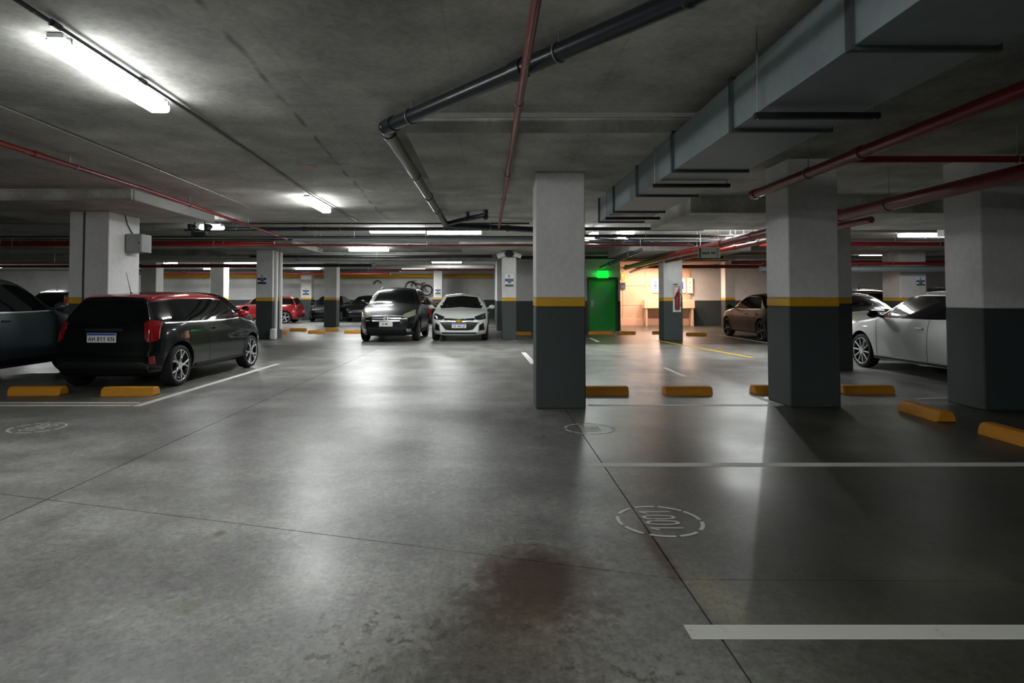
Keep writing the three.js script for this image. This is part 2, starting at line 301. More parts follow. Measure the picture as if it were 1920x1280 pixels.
// ---------------------------------------------------------------- lamps
function areaLight(name, w, h, intensity, color, pos, rx, ry, rz, parent) {
  const l = new THREE.RectAreaLight(color, intensity, w, h); l.name = name; l.position.copy(pos); l.rotation.set(rx, ry, rz, 'YXZ'); l.castShadow = true; parent.add(l); return l;
}
function tubeLamp(label, x, d, o = {}) {
  const L = o.len ?? 1.38, y = o.y ?? SLAB - 0.125, k = o.k ?? 1, turn = o.turn ?? 0, color = o.color ?? TUBE.color;
  const t = thing('ceiling_lamp', label, 'ceiling lamp', 'fluorescent ceiling lamps', [x, y, d], turn);
  const h = new THREE.BoxGeometry(0.11, 0.03, L); h.translate(0, 0.105, 0); part('housing', h, M.housing, t);
  const g = new RoundedBoxGeometry(0.17, 0.085, L, 3, 0.03); g.translate(0, 0.045, 0);
  part('diffuser', g, o.color ? std({ color: 0xffffff, emissive: color, emissiveIntensity: TUBE.glow * k }) : M.glow, t, 'glowing diffuser');
  for (const s of [-1, 1]) { const c = new RoundedBoxGeometry(0.176, 0.05, 0.02, 2, 0.008); c.translate(0, 0.08, s * L * 0.47); part('end_clip', c, M.steel, t); }
  if (y + 0.12 < SLAB - 0.02) for (const s of [-1, 1]) { const b = new THREE.CylinderGeometry(0.006, 0.006, SLAB - y - 0.12, 8); b.translate(0, (SLAB - y + 0.12) / 2, s * L * 0.35); part('hanger_rod', b, M.steel, t); }
  areaLight('lamp_down', 0.15, L - 0.06, TUBE.down * k, color, new THREE.Vector3(0, -0.004, 0), -Math.PI / 2, 0, 0, t);
  if (o.side) for (const s of [-1, 1]) areaLight('lamp_side', L - 0.06, 0.06, TUBE.side * k, color, new THREE.Vector3(s * 0.092, 0.045, 0), 0, -s * Math.PI / 2, 0, t);
  return t;
}
tubeLamp('long lit fluorescent lamp nearest to the viewer at upper left', -2.87, 4.66, { side: true, k: 0.75, turn: 0.03 });
tubeLamp('lit fluorescent lamp second in the left row under its cable', -3.1, 11.0, { side: true, turn: 0.02 });
tubeLamp('lamp of the left row behind the viewer', -2.7, -1.75, { side: true, k: 1.3 });
for (const [x, d, k] of [[0.4, -3.2, 1.7], [-8.6, -3.2, 1.7], [0.4, -9.6, 2.4], [-8.6, -9.6, 2.4]]) tubeLamp('added fill lamp behind the viewer', x, d, { side: true, k, turn: Math.PI / 2 }).userData.group = 'added fill lamps behind the viewer';  // added lamps out of view, there to brighten the column fronts
tubeLamp('lamp crosswise behind the transverse pipes beyond the second lamp', -2.3, 15.3, { turn: Math.PI / 2, side: true });
tubeLamp('lamp crosswise above the lane near the end of the drain pipe', -0.9, 15.6, { turn: Math.PI / 2, k: 0.8 });
tubeLamp('lamp above the dark sport utility car in the middle bay', -4.2, 21.3, { turn: Math.PI / 2, side: true, k: 1.6 });
tubeLamp('lamp above the white hatchback bonnet end', -2.0, 28.6, { turn: Math.PI / 2, k: 2.4 });
tubeLamp('lamp left of the twin pipe column far back', -6.95, 31.5, { turn: Math.PI / 2, k: 2.4 });
tubeLamp('lamp between the white column and the twin pipe column', -11.9, 29.5, { turn: Math.PI / 2, side: true, k: 2.4 });
tubeLamp('lamp just right of the wide white column far back', -15.6, 29.2, { turn: Math.PI / 2, side: true, k: 2.4 });
tubeLamp('lamp far left over the blue grey sport utility car', -21, 29, { turn: Math.PI / 2, side: true, k: 2.4 });
tubeLamp('lamp of the far left rows beside the end wall', -27, 33, { turn: Math.PI / 2, k: 2.4 });
tubeLamp('added fill lamp far back near the bicycle, mostly hidden by pipes', -4.5, 36.2, { turn: Math.PI / 2, k: 2 }); tubeLamp('added fill lamp far back above the black cars, mostly hidden by pipes', -10.5, 35.4, { turn: Math.PI / 2, k: 2 }); tubeLamp('added fill lamp far back above the red hatchback, mostly hidden by pipes', -16, 35.8, { turn: Math.PI / 2, k: 2 });  // extra lamps added to brighten the far wall
tubeLamp('lamp seen end on right of the nearest column', 2.52, 15.3, { y: 2.83, k: 0.9 });
tubeLamp('lamp hidden above the pipes in front of the lobby column', 3.6, 16.2, { k: 0.55 });
tubeLamp('lamp glowing between pipes left of the duct side column', 6.2, 14.2, { turn: Math.PI / 2, k: 0.55 });
tubeLamp('lamp crosswise above the white sedan rows at far right', 11.6, 16.3, { turn: Math.PI / 2, k: 0.8 });
tubeLamp('lamp over the brown van rows at far right', 15.5, 24.5, { turn: Math.PI / 2, k: 0.8 });
tubeLamp('short slim lit lamp under the dropped panel at left', -6.0, 13.2, { turn: Math.PI / 2, len: 0.5, y: 2.82, k: 0.8 });
for (const [x, lab] of [[5.74, 'left of the two small round lamps on the red pipes'], [6.72, 'right of the two small round lamps on the red pipes']]) {
  const t = thing('bulkhead_lamp', lab, 'lamp', 'small round lamps', [x, 2.77, 14.6]);
  const g = new THREE.SphereGeometry(0.075, 18, 12); g.scale(1.3, 0.75, 1); part('bulb', g, M.glow, t, 'glowing bulb');
  const c = new THREE.CylinderGeometry(0.06, 0.05, 0.05, 16); c.translate(0, 0.07, 0); const r = new THREE.CylinderGeometry(0.01, 0.01, SLAB - 2.77 - 0.09, 8); r.translate(0, 0.09 + (SLAB - 2.86) / 2, 0); part('lamp_holder', c, M.housing, t); part('hanger_rod', r, M.steel, t);
  const l = new THREE.PointLight(TUBE.color, 1.5); l.castShadow = true; t.add(l);
}
// lobby downlights
for (const [x, d, where] of [[6.9, 28.8, 'nearest to the yellow notice'], [7.9, 28.8, 'before the blue and white notice'], [8.9, 28.8, 'over the counter'], [7.4, 27, 'in the front row at left'], [8.6, 27, 'in the front row at right']]) {
  const t = thing('downlight', 'warm downlight in the lobby soffit, ' + where, 'ceiling lamp', 'warm downlights of the lobby', [x, 2.8, d]);
  const r = new THREE.TorusGeometry(0.1, 0.015, 10, 24); r.rotateX(Math.PI / 2); r.translate(0, 0.05, 0); part('bezel', r, M.chrome, t);
  const g = new THREE.CylinderGeometry(0.095, 0.095, 0.03, 24); g.translate(0, 0.06, 0); part('diffuser', g, std({ color: 0xffffff, emissive: 0xffd9b0, emissiveIntensity: 8 }), t, 'glowing disc');
  areaLight('lamp_down', 0.17, 0.17, 150, 0xffdcc4, new THREE.Vector3(0, 0.035, 0), -Math.PI / 2, 0, 0, t);
}
// exit sign
{
  const t = thing('exit_sign', 'glowing green exit sign above the green door', 'exit sign', null, [4.62, 2.14, 25.02]);
  const b = new RoundedBoxGeometry(0.46, 0.3, 0.06, 3, 0.02); b.translate(0, 0.17, 0); part('sign_face', b, M.greenGlow, t, 'lit green face');
  const m = new THREE.BoxGeometry(0.3, 0.04, 0.16); m.translate(0, 0.25, -0.1); part('mount', m, M.boxGrey, t);
  const l = new THREE.PointLight(0x18ff50, 0.05); l.position.set(0, 0.17, 0.01); l.castShadow = true; t.add(l);
}

// ---------------------------------------------------------------- duct, drains, sprinkler mains, conduits
{
  const t = thing('air_duct', 'galvanised rectangular air duct running away under the ceiling, upper right', 'air duct');
  const fl = [-0.2, 1.45, 2.9, 4.34, 5.75, 7.15, 8.5, 9.64], x0 = 1.735, x1 = 2.42, y0 = 2.55, y1 = 2.9;
  for (let i = 0; i < fl.length - 1; i++) part('duct_section', box(x0, x1, y0, y1, fl[i] + 0.012, fl[i + 1] - 0.012, 0.006), M.galv, t);
  for (const d of fl) { const e = 0.022; part('flange', [box(x0 - e, x0, y0 - e, y1 + e, d - 0.022, d + 0.022), box(x1, x1 + e, y0 - e, y1 + e, d - 0.016, d + 0.016), box(x0, x1, y0 - e, y0, d - 0.016, d + 0.016), box(x0, x1, y1, y1 + e, d - 0.016, d + 0.016)], M.greySteel, t, 'dark flange'); }
  for (const d of [1.0, 3.87, 6.3, 8.9]) {
    part('support_bar', box(x0 - 0.05, x1 + 0.06, y0 - 0.062, y0 - 0.024, d - 0.02, d + 0.02, 0.004), M.black, t, 'black bar under the duct');
    for (const x of [x0 - 0.03, x1 + 0.03]) part('hanger_rod', rod(V(x, y0 - 0.07, d), V(x, SLAB, d), 0.006, 8), M.steel, t);
  }
}
function hanger(t, p, r, top = SLAB, dir = new THREE.Vector3(0, 0, 1)) {
  part('pipe_clamp', ringAt(p, dir, r + 0.004, 0.006), M.steel, t, 'steel clamp ring');
  if (top - p.y > r + 0.02) part('hanger_rod', rod(p.clone().setY(p.y + r), p.clone().setY(top), 0.005, 8), M.steel, t);
}
function pipe(name, label, cat, pts, r, mat, o = {}) {
  const t = thing(name, label, cat, o.group), g = [];
  for (let i = 0; i < pts.length - 1; i++) g.push(rod(pts[i], pts[i + 1], r, 18));
  for (let i = 1; i < pts.length - 1; i++) g.push(ball(pts[i], r * 1.08, 18));
  part('run', g, mat, t);
  for (const [i, f] of o.couplings || []) { const a = pts[i], b = pts[i + 1], p = a.clone().lerp(b, f), dir = b.clone().sub(a).normalize(); part('coupling', rod(p.clone().addScaledVector(dir, -(o.cl ?? 0.05)), p.clone().addScaledVector(dir, o.cl ?? 0.05), r * (o.cr ?? 1.14), 18), mat, t); }
  for (const [i, f] of o.hangers || []) { const a = pts[i], b = pts[i + 1]; hanger(t, a.clone().lerp(b, f), r * 1.02, o.top ?? SLAB, b.clone().sub(a)); }
  return t;
}
const dr = pipe('drain_pipe', 'thick black drain pipe that crosses the ceiling slantwise and turns along the panel', 'drain pipe',
  [V(1.98, 3.0, 2.1), V(1.07, 2.97, 3.25), V(-0.98, 2.95, 5.72), V(-0.93, 2.91, 13.1), V(0.95, 2.86, 13.55), V(2.1, 2.84, 13.6)], 0.062, M.drain,
  { couplings: [[0, 0.4], [1, 0.42], [1, 0.965], [2, 0.03], [2, 0.52], [2, 0.985], [3, 0.12], [3, 0.7]], cl: 0.055, cr: 1.16, hangers: [[1, 0.3], [1, 0.86], [2, 0.3], [2, 0.72], [3, 0.5]] });
part('branch', [rod(V(-0.9, 2.91, 12.9), V(-0.45, 2.95, 12.4), 0.05), rod(V(-0.45, 2.95, 12.4), V(-0.08, 2.98, 12.1), 0.055), ball(V(-0.45, 2.95, 12.4), 0.06), rod(V(-0.08, 2.94, 12.1), V(-0.08, 3.09, 12.1), 0.055), ball(V(-0.08, 2.95, 12.1), 0.062), rod(V(-0.45, 2.95, 12.4), V(-0.45, 3.09, 12.4), 0.04)], M.drain, dr, 'branch with traps');
pipe('sprinkler_pipe', 'thin red sprinkler pipe running straight away above the lane to the nearest column', 'sprinkler pipe', [V(0.245, 2.85, 0.4), V(0.2, 2.85, 13.05)], 0.027, M.red,
  { couplings: [[0, 0.195], [0, 0.56]], cl: 0.05, cr: 1.3, hangers: [[0, 0.34], [0, 0.7]] });
const spk = pipe('sprinkler_pipe', 'red sprinkler pipe along the left, passing the dropped panel', 'sprinkler pipe', [V(-5.0, 2.95, 1.0), V(-5.03, 2.93, 9.0), V(-5.1, 2.83, 15.4)], 0.03, M.red,
  { couplings: [[0, 0.72], [1, 0.5]], cl: 0.06, cr: 1.25, hangers: [[0, 0.45], [0, 0.8], [1, 0.2], [1, 0.6], [1, 0.85]] });
part('sprinkler_head', [rod(V(-5.02, 2.95, 7.3), V(-5.02, 3.03, 7.3), 0.012, 8), rod(V(-5.02, 3.03, 7.3), V(-5.02, 3.035, 7.3), 0.03, 12)], M.steel, spk);
pipe('conduit', 'thin galvanised conduit clipped to the ceiling beside the left red pipe', 'conduit', [V(-4.35, 3.07, 1), V(-4.4, 3.07, 6), V(-4.55, 3.07, 11.6)], 0.012, M.steel, { couplings: [[1, 0.4], [1, 0.75]], cl: 0.03, cr: 1.6 });
pipe('cable_conduit', 'dark conduit feeding the left row of fluorescent lamps', 'conduit', [V(-2.55, 3.06, -2.6), V(-2.72, 3.06, 3.6), V(-2.76, 3.06, 5.6), V(-2.97, 3.06, 10.2), V(-2.98, 3.06, 13.6)], 0.015, M.drain, { couplings: [[1, 0.1], [1, 0.6]], cl: 0.04, cr: 1.5 });
pipe('sprinkler_main', 'red main ending above the duct side column, nearest of the right hand mains', 'sprinkler pipe', [V(3.5, 2.72, 0.4), V(3.46, 2.7, 8.0)], 0.055, M.red, { couplings: [[0, 0.28], [0, 0.7], [0, 0.995]], cl: 0.05, cr: 1.18, hangers: [[0, 0.45], [0, 0.82]] });
pipe('sprinkler_branch', 'dark red branch pipe running crosswise at upper right', 'sprinkler pipe', [V(3.535, 2.745, 6.15), V(9.5, 2.76, 6.15)], 0.033, M.red, { couplings: [[0, 0.01]], cl: 0.05, cr: 1.25, hangers: [[0, 0.3], [0, 0.7]] });
pipe('sprinkler_main', 'thickest red main running from the right edge to the lobby', 'sprinkler pipe', [V(5.3, 2.6, 0.5), V(5.36, 2.6, 17.5), V(5.5, 2.55, 24.8)], 0.085, M.red, { couplings: [[0, 0.3], [0, 0.52], [0, 0.8]], cl: 0.06, cr: 1.14, hangers: [[0, 0.25], [0, 0.45], [0, 0.7], [0, 0.9]] });
pipe('sprinkler_main', 'second red main close beside the thickest red main', 'sprinkler pipe', [V(5.62, 2.5, 9), V(5.62, 2.5, 21.5), V(6.2, 2.48, 27)], 0.05, M.red, { couplings: [[0, 0.4], [0, 0.75]], cl: 0.05, cr: 1.2, hangers: [[0, 0.3], [0, 0.7]] });
// crosswise services beyond the second lamp
const cross = [
  ['cable_bundle', 'sagging black cable bundle crossing first beyond the second lamp', 'cable', -12.5, 0.9, 3.03, 13.85, 0.018, M.black],
  ['drain_pipe', 'dark waste pipe crossing the lane below the black cable', 'pipe', -7.0, 4.9, 2.93, 14.05, 0.042, M.drain],
  ['conduit', 'slim black conduit between the waste pipe and the pale pipe', 'conduit', -13, 4.9, 2.765, 14.2, 0.016, M.black],
  ['steel_pipe', 'pale grey lagged pipe crossing the lane', 'pipe', -4.6, 1.1, 2.71, 14.35, 0.05, M.galv],
  ['sprinkler_pipe', 'dark red sprinkler line crossing under the pale pipe', 'sprinkler pipe', -12.9, 4.85, 2.6, 14.55, 0.028, M.red],
  ['drain_pipe', 'black pipe crossing above the lobby lane at right', 'pipe', 1.6, 7.5, 2.82, 14.5, 0.035, M.drain],
  ['conduit', 'slim dark conduit crossing above the lobby lane', 'conduit', 1.6, 7.5, 2.77, 15.0, 0.02, M.black],
  ['cable_duct', 'pale flat cable trunking at far left above the blue grey car', 'cable trunking', -13.5, -6.2, 2.95, 13.62, 0.07, M.plaster],
  ['sprinkler_pipe', 'red pipe crossing at far left above the blue grey car', 'sprinkler pipe', -15, -5.2, 2.68, 14.8, 0.045, M.red],
  ['steel_pipe', 'grey lagged pipe at far left beneath the red pipe', 'pipe', -16, -9.6, 2.44, 14.35, 0.06, M.concrete],
  ['steel_pipe', 'bright thin pipe crossing at far left near the end lamps', 'pipe', -20, -9.4, 2.2, 15.1, 0.022, M.steel],
  ['steel_pipe', 'upper bright pipe crossing behind the duct side column', 'pipe', 6.9, 14, 3.03, 15.4, 0.04, M.steel],
  ['steel_pipe', 'lower bright pipe crossing behind the duct side column', 'pipe', 6.9, 14, 2.84, 15.8, 0.045, M.steel],
  ['sprinkler_pipe', 'red pipe crossing behind the duct side column', 'sprinkler pipe', 6.9, 16, 2.72, 15.6, 0.06, M.red],
  ['sprinkler_pipe', 'far red pipe crossing before the number plate column at right', 'sprinkler pipe', 8.5, 22, 2.42, 19.1, 0.05, M.red],
  ['air_duct_pipe', 'far pale round duct crossing before the number plate column at right', 'pipe', 8.5, 22, 2.25, 19.25, 0.1, M.galv],
  ['yellow_gas_pipe', 'long yellow gas pipe along the top of the far wall', 'pipe', -24, 0.2, 2.76, 39.7, 0.13, M.yellow],
  ['sprinkler_pipe', 'far red pipe crossing before the yellow gas pipe', 'sprinkler pipe', -6, 0.25, 2.78, 31.5, 0.045, M.red],
  ['steel_pipe', 'pale pipe crossing far back before the yellow gas pipe', 'pipe', -5.5, 0.2, 2.86, 29.6, 0.09, M.plaster],
  ['drain_pipe', 'dark pipe crossing far back left of the yellow gas pipe', 'pipe', -16, -5, 2.72, 26, 0.07, M.drain],
  ['steel_pipe', 'pale pipe crossing far back among the left rows', 'pipe', -22, -8, 2.86, 25.2, 0.06, M.plaster],
  ['conduit', 'thin dark conduit crossing behind the twin pipe column panel', 'conduit', -14, -1.2, 2.98, 17.2, 0.014, M.black],
  ['cable_tray', 'dark cable tray crossing behind the nearest lamps of the middle bay', 'cable tray', -14, 0.1, 2.86, 22.4, 0.05, M.drain],
  ['steel_pipe', 'pale insulated pipe crossing just before the concrete beam', 'pipe', -9, 0.1, 2.94, 22.9, 0.06, M.plaster],
  ['sprinkler_pipe', 'dull red pipe crossing far back before the black cars', 'sprinkler pipe', -20, -5.4, 2.66, 33.4, 0.06, M.red],
  ['drain_pipe', 'black pipe crossing far back above the black cars', 'pipe', -21, -5, 2.86, 34.2, 0.07, M.drain],
  ['steel_pipe', 'pale pipe at far left behind the wide white column', 'pipe', -21, -8, 2.7, 20.4, 0.06, M.plaster],
  ['sprinkler_pipe', 'red pipe at far left behind the wide white column', 'sprinkler pipe', -22, -8, 2.55, 23.4, 0.05, M.red],
  ['conduit', 'black conduit above the lobby lane behind the hanging sign', 'conduit', 2.9, 9, 2.93, 17.6, 0.022, M.black],
  ['steel_pipe', 'brassy pipe above the lobby lane behind the hanging sign', 'pipe', 2.9, 11, 2.98, 22.6, 0.05, M.concrete],
  ['drain_pipe', 'black pipe above the lobby lane before the extinguisher column', 'pipe', 0.8, 9.5, 2.9, 23.6, 0.06, M.drain],
  ['sprinkler_pipe', 'red pipe in the far right rows above the brown van', 'sprinkler pipe', 8.5, 23, 2.6, 21.6, 0.06, M.red],
  ['steel_pipe', 'pale pipe in the far right rows above the brown van', 'pipe', 8.5, 23, 2.82, 22.2, 0.06, M.plaster],
  ['sprinkler_pipe', 'red pipe crossing before the lobby wall', 'sprinkler pipe', 5.5, 11.5, 2.62, 24.9, 0.07, M.red],
];
for (const [n, lab, cat, x0, x1, y, d, r, m] of cross) {
  const h = []; const k = Math.max(2, Math.round((x1 - x0) / 2.6)); for (let i = 0; i < k; i++) h.push([0, (i + 0.5) / k]);
  pipe(n, lab, cat, [V(x0, y, d), V((x0 + x1) / 2, y + 0.01, d + 0.02), V(x1, y, d)].filter((_, i) => i !== 1), r, m, { couplings: [[0, 0.23], [0, 0.62]], cl: 0.05, cr: 1.2, hangers: h });
}
pipe('drain_pipe', 'black drain pipes meeting in a vee before the lobby', 'drain pipe', [V(2.6, 2.87, 15.3), V(4.3, 2.8, 16.4), V(6.2, 2.87, 17.2)], 0.055, M.drain, { couplings: [[0, 0.95], [1, 0.1]], cl: 0.08, cr: 1.18, hangers: [[0, 0.5], [1, 0.6]] });
pipe('drain_pipe', 'black drain pipe falling towards the green exit sign', 'drain pipe', [V(4.1, 2.64, 16.6), V(4.42, 2.55, 24.4)], 0.06, M.drain, { couplings: [[0, 0.3], [0, 0.7]], cl: 0.06, cr: 1.18, hangers: [[0, 0.2], [0, 0.6]] });

// ---------------------------------------------------------------- wheel stops
function wheelStop(label, x, d, turn, len = 0.66) {
  const s = new THREE.Shape(); s.moveTo(-0.085, 0); s.lineTo(0.085, 0); s.quadraticCurveTo(0.08, 0.06, 0.05, 0.08); s.quadraticCurveTo(0, 0.09, -0.05, 0.08); s.quadraticCurveTo(-0.08, 0.06, -0.085, 0);
  const g = new THREE.ExtrudeGeometry(s, { depth: len - 0.05, bevelEnabled: true, bevelSize: 0.018, bevelThickness: 0.025, bevelSegments: 3, steps: 1, curveSegments: 8 });
  g.translate(0, 0.016, -(len - 0.05) / 2); g.rotateY(Math.PI / 2); const gg = metricUV(g); gg.computeBoundingBox(); gg.translate(0, -gg.boundingBox.min.y + 0.001, 0);
  const m = solo('wheel_stop', gg, M.stop, label, 'wheel stop'); m.position.set(x, 0, -d); m.rotation.y = turn; return m;
}
wheelStop('worn yellow wheel stop behind the rear left wheel of the black hatchback', -6.3, 8.6, 0.02, 0.72); wheelStop('worn yellow wheel stop behind the number plate of the black hatchback', -4.98, 8.55, 0.02, 0.72);
wheelStop('yellow wheel stop touching the right side of the nearest column', 1.62, 8.62, 0, 0.62); wheelStop('yellow wheel stop midway between the nearest column and the duct side column', 2.76, 8.62, 0, 0.66);
wheelStop('yellow wheel stop half hidden by the left side of the duct side column', 4.02, 8.72, 0, 0.62); wheelStop('yellow wheel stop just right of the duct side column', 5.32, 8.72, 0, 0.72);
wheelStop('yellow wheel stop set lengthwise in front of the broad right column', 4.98, 7.05, Math.PI / 2 - 0.06, 0.72); wheelStop('yellow wheel stop cut by the right edge, nearest of all', 4.94, 5.75, Math.PI / 2 - 0.04, 0.8);
wheelStop('small far yellow wheel stop beside the white bollard', -7.85, 23.0, 0.1, 0.5); wheelStop('far yellow wheel stop just left of the kerb foot column', -7.76, 24.9, 0, 0.66); wheelStop('far yellow wheel stop in front of the kerb foot column, lowest in view', -6.58, 23.4, 0, 0.64);
wheelStop('far yellow kerb at the foot of the column left of the dark sport utility car', -6.4, 24.9, 0, 0.54); wheelStop('far yellow wheel stop against the left front of the dark sport utility car', -5.2, 23.4, 0, 0.66);
wheelStop('rusty wheel stop at the wall between the hatchback column and the nearest column', 1.2, 22.4, 0, 0.66); wheelStop('yellow wheel stop in front of the green door', 4.1, 22.7, 0, 0.9); wheelStop('yellow wheel stop at the left end of the lobby', 5.06, 22.7, 0, 0.64);
wheelStop('yellow wheel stop left of the extinguisher column', 6.3, 22.8, 0, 0.5); wheelStop('dull yellow wheel stop right of the extinguisher column', 7.33, 21.8, 0, 0.68);

// ---------------------------------------------------------------- signs and small fittings
function plate(name, label, cat, w, h, draw, x, y, d, o = {}) {
  const t = thing(name, label, cat, o.group, [x, y, d], o.turn ?? 0);
  const b = new RoundedBoxGeometry(w, h, 0.012, 2, 0.004); part('board', b, o.back || M.housing, t);
  const g = new THREE.PlaneGeometry(w - 0.01, h - 0.01); g.translate(0, 0, 0.0068); part('print', g, std({ map: canvasTex(256, Math.round(256 * h / w), draw), roughness: 0.5 }), t, 'printed face'); return t;
}
const bays = (dark) => (c, w, h) => { c.fillStyle = '#d9dcdf'; c.fillRect(0, 0, w, h); c.fillStyle = dark; c.fillRect(w * 0.04, h * 0.36, w * 0.92, h * 0.2); c.fillRect(w * 0.04, h * 0.76, w * 0.92, h * 0.18); c.fillStyle = '#5b6b86'; c.beginPath(); c.arc(w * 0.52, h * 0.55, w * 0.23, 0, 7); c.fill(); c.fillStyle = '#7f8b9c'; c.fillRect(w * 0.38, h * 0.08, w * 0.2, h * 0.2); };
plate('number_plate_sign', 'bay sign with dark bars on the twin pipe column', 'sign', 0.32, 0.36, bays('#1c232b'), -7.4, 1.95, 19.93);
plate('number_plate_sign', 'faded tall bay sign on the column beside the white hatchback', 'sign', 0.3, 0.46, bays('#4a5560'), 0.63, 1.9, 19.68);
plate('number_plate_sign', 'bay sign on the far right column behind the white sedan', 'sign', 0.3, 0.3, bays('#39434f'), 13.76, 1.87, 19.58);
plate('number_plate_sign', 'small bay sign on the far slim column near the red hatchback', 'sign', 0.42, 0.5, bays('#20303a'), -11.07, 1.75, 36.97);
plate('number_plate_sign', 'striped bay sign on the far column beside the bicycle', 'sign', 0.36, 0.5, bays('#2d3138'), -3.2, 1.8, 37.97);
{
  const t = plate('hanging_sign', 'small grey hanging sign with dark lettering under the red mains', 'sign', 0.5, 0.24, (c, w, h) => { c.fillStyle = '#a8ab9f'; c.fillRect(0, 0, w, h); c.fillStyle = '#55534d'; c.fillRect(0, 0, w * 0.12, h); c.fillStyle = '#85857c'; c.fillRect(w * 0.84, 0, w * 0.1, h); c.fillStyle = '#1d1f18'; for (let i = 0; i < 9; i++) if (i !== 5) c.fillRect(w * (0.17 + i * 0.07), h * (0.46 - i * 0.006 + (i % 3) * 0.015), w * 0.055, h * (0.2 - (i % 2) * 0.03)); }, 5.02, 2.38, 14.0);
  for (const s of [-1, 1]) { const g = new THREE.CylinderGeometry(0.004, 0.004, SLAB - 2.5, 6); g.translate(s * 0.2, 0.12 + (SLAB - 2.5) / 2, 0); part('hanger_rod', g, M.steel, t); }
}
{ // extinguisher on its board
  const t = plate('extinguisher_board', 'white board behind the fire extinguisher on the lobby column', 'sign', 0.26, 0.92, (c, w, h) => { c.fillStyle = '#cfd2ce'; c.fillRect(0, 0, w, h); c.fillStyle = '#a23a30'; c.fillRect(w * 0.12, h * 0.12, w * 0.76, h * 0.42); c.fillStyle = '#e6d9d4'; c.beginPath(); c.moveTo(w * 0.15, h * 0.5); c.lineTo(w * 0.8, h * 0.14); c.lineTo(w * 0.2, h * 0.14); c.fill(); c.fillStyle = '#5b656c'; c.fillRect(w * 0.1, h * 0.02, w * 0.5, h * 0.06); }, 5.93, 1.36, 19.43);
  const e = thing('fire_extinguisher', 'red fire extinguisher hung on the white board of the lobby column', 'fire extinguisher', null, [5.92, 0.98, 19.35]);
  const pr = [[0, 0], [0.06, 0], [0.07, 0.02], [0.07, 0.36], [0.055, 0.42], [0.025, 0.45], [0.025, 0.5], [0, 0.5]].map(([a, b]) => new THREE.Vector2(a, b));
  part('cylinder', new THREE.LatheGeometry(pr, 20), M.red, e); const v = new THREE.BoxGeometry(0.03, 0.05, 0.1); v.translate(0, 0.52, 0.01); part('valve', v, M.black, e);
  part('hose', new THREE.TubeGeometry(new THREE.CatmullRomCurve3([new THREE.Vector3(0.02, 0.52, 0.04), new THREE.Vector3(0.11, 0.46, 0.05), new THREE.Vector3(0.11, 0.2, 0.05), new THREE.Vector3(0.075, 0.1, 0.04)]), 16, 0.011, 8), M.black, e);
}
{ // twin emergency lamp above the column
  const t = thing('emergency_lamp', 'twin headed emergency lamp on top of the column beside the white hatchback', 'emergency lamp', null, [0.63, 2.63, 19.6]);
  const b = new RoundedBoxGeometry(0.2, 0.2, 0.1, 2, 0.02); b.translate(0, 0.12, 0); part('case', b, M.black, t);
  for (const s of [-1, 1]) { const h = new THREE.CylinderGeometry(0.09, 0.07, 0.24, 16); h.rotateZ(Math.PI / 2 + s * -0.35); h.translate(s * 0.27, 0.08, 0.02); part('lamp_head', h, M.white, t); const k = rod(new THREE.Vector3(s * 0.09, 0.12, 0), new THREE.Vector3(s * 0.18, 0.1, 0.01), 0.02, 8); part('arm', k, M.black, t); }
}
{
  const t = thing('emergency_lamp', 'dark twin headed emergency lamp under the dropped panel at left', 'emergency lamp', null, [-5.95, 2.6, 12.55]);
  const b = new RoundedBoxGeometry(0.3, 0.08, 0.14, 2, 0.02); b.translate(0, 0.06, 0); part('case', b, M.black, t);
  for (const s of [-1, 1]) { const h = new THREE.CylinderGeometry(0.09, 0.05, 0.1, 16); h.rotateX(-0.4); h.translate(s * 0.17, 0.18, 0); part('lamp_head', h, M.drain, t); const r = new THREE.CylinderGeometry(0.012, 0.012, 0.22, 8); r.translate(s * 0.1, 0.2, 0); part('hanger_rod', r, M.black, t); }
}
{
  const t = thing('switch_box', 'grey electrical box with cable on the side of the wide white column', 'electrical box', null, [-6.62, 2.2, 11.55]);
  const b = new RoundedBoxGeometry(0.3, 0.34, 0.34, 2, 0.012); b.translate(0, 0.17, 0); part('case', b, M.boxGrey, t); const l = new RoundedBoxGeometry(0.28, 0.32, 0.015, 2, 0.005); l.translate(0, 0.17, 0.176); part('lid', l, M.boxGrey, t);
  const k = new THREE.CylinderGeometry(0.012, 0.012, 0.02, 10); k.rotateX(Math.PI / 2); k.translate(0.11, 0.17, 0.19); part('lock', k, M.black, t);
}
solo('bollard', new RoundedBoxGeometry(0.2, 0.36, 0.2, 4, 0.06).translate(-6.95, 0.181, -19.75), M.white, 'small white bollard at the foot of the twin pipe column', 'bollard');
{ const g = new THREE.CylinderGeometry(0.13, 0.13, 0.012, 28); g.translate(-2.42, SLAB - 0.006, -8.1); solo('ceiling_disc', g, std({ color: 0xb9a894, roughness: 0.7 }), 'round beige disc for a pale mark on the ceiling above the second lamp', 'cover plate'); }  // disc stands in for a pale round mark on the slab
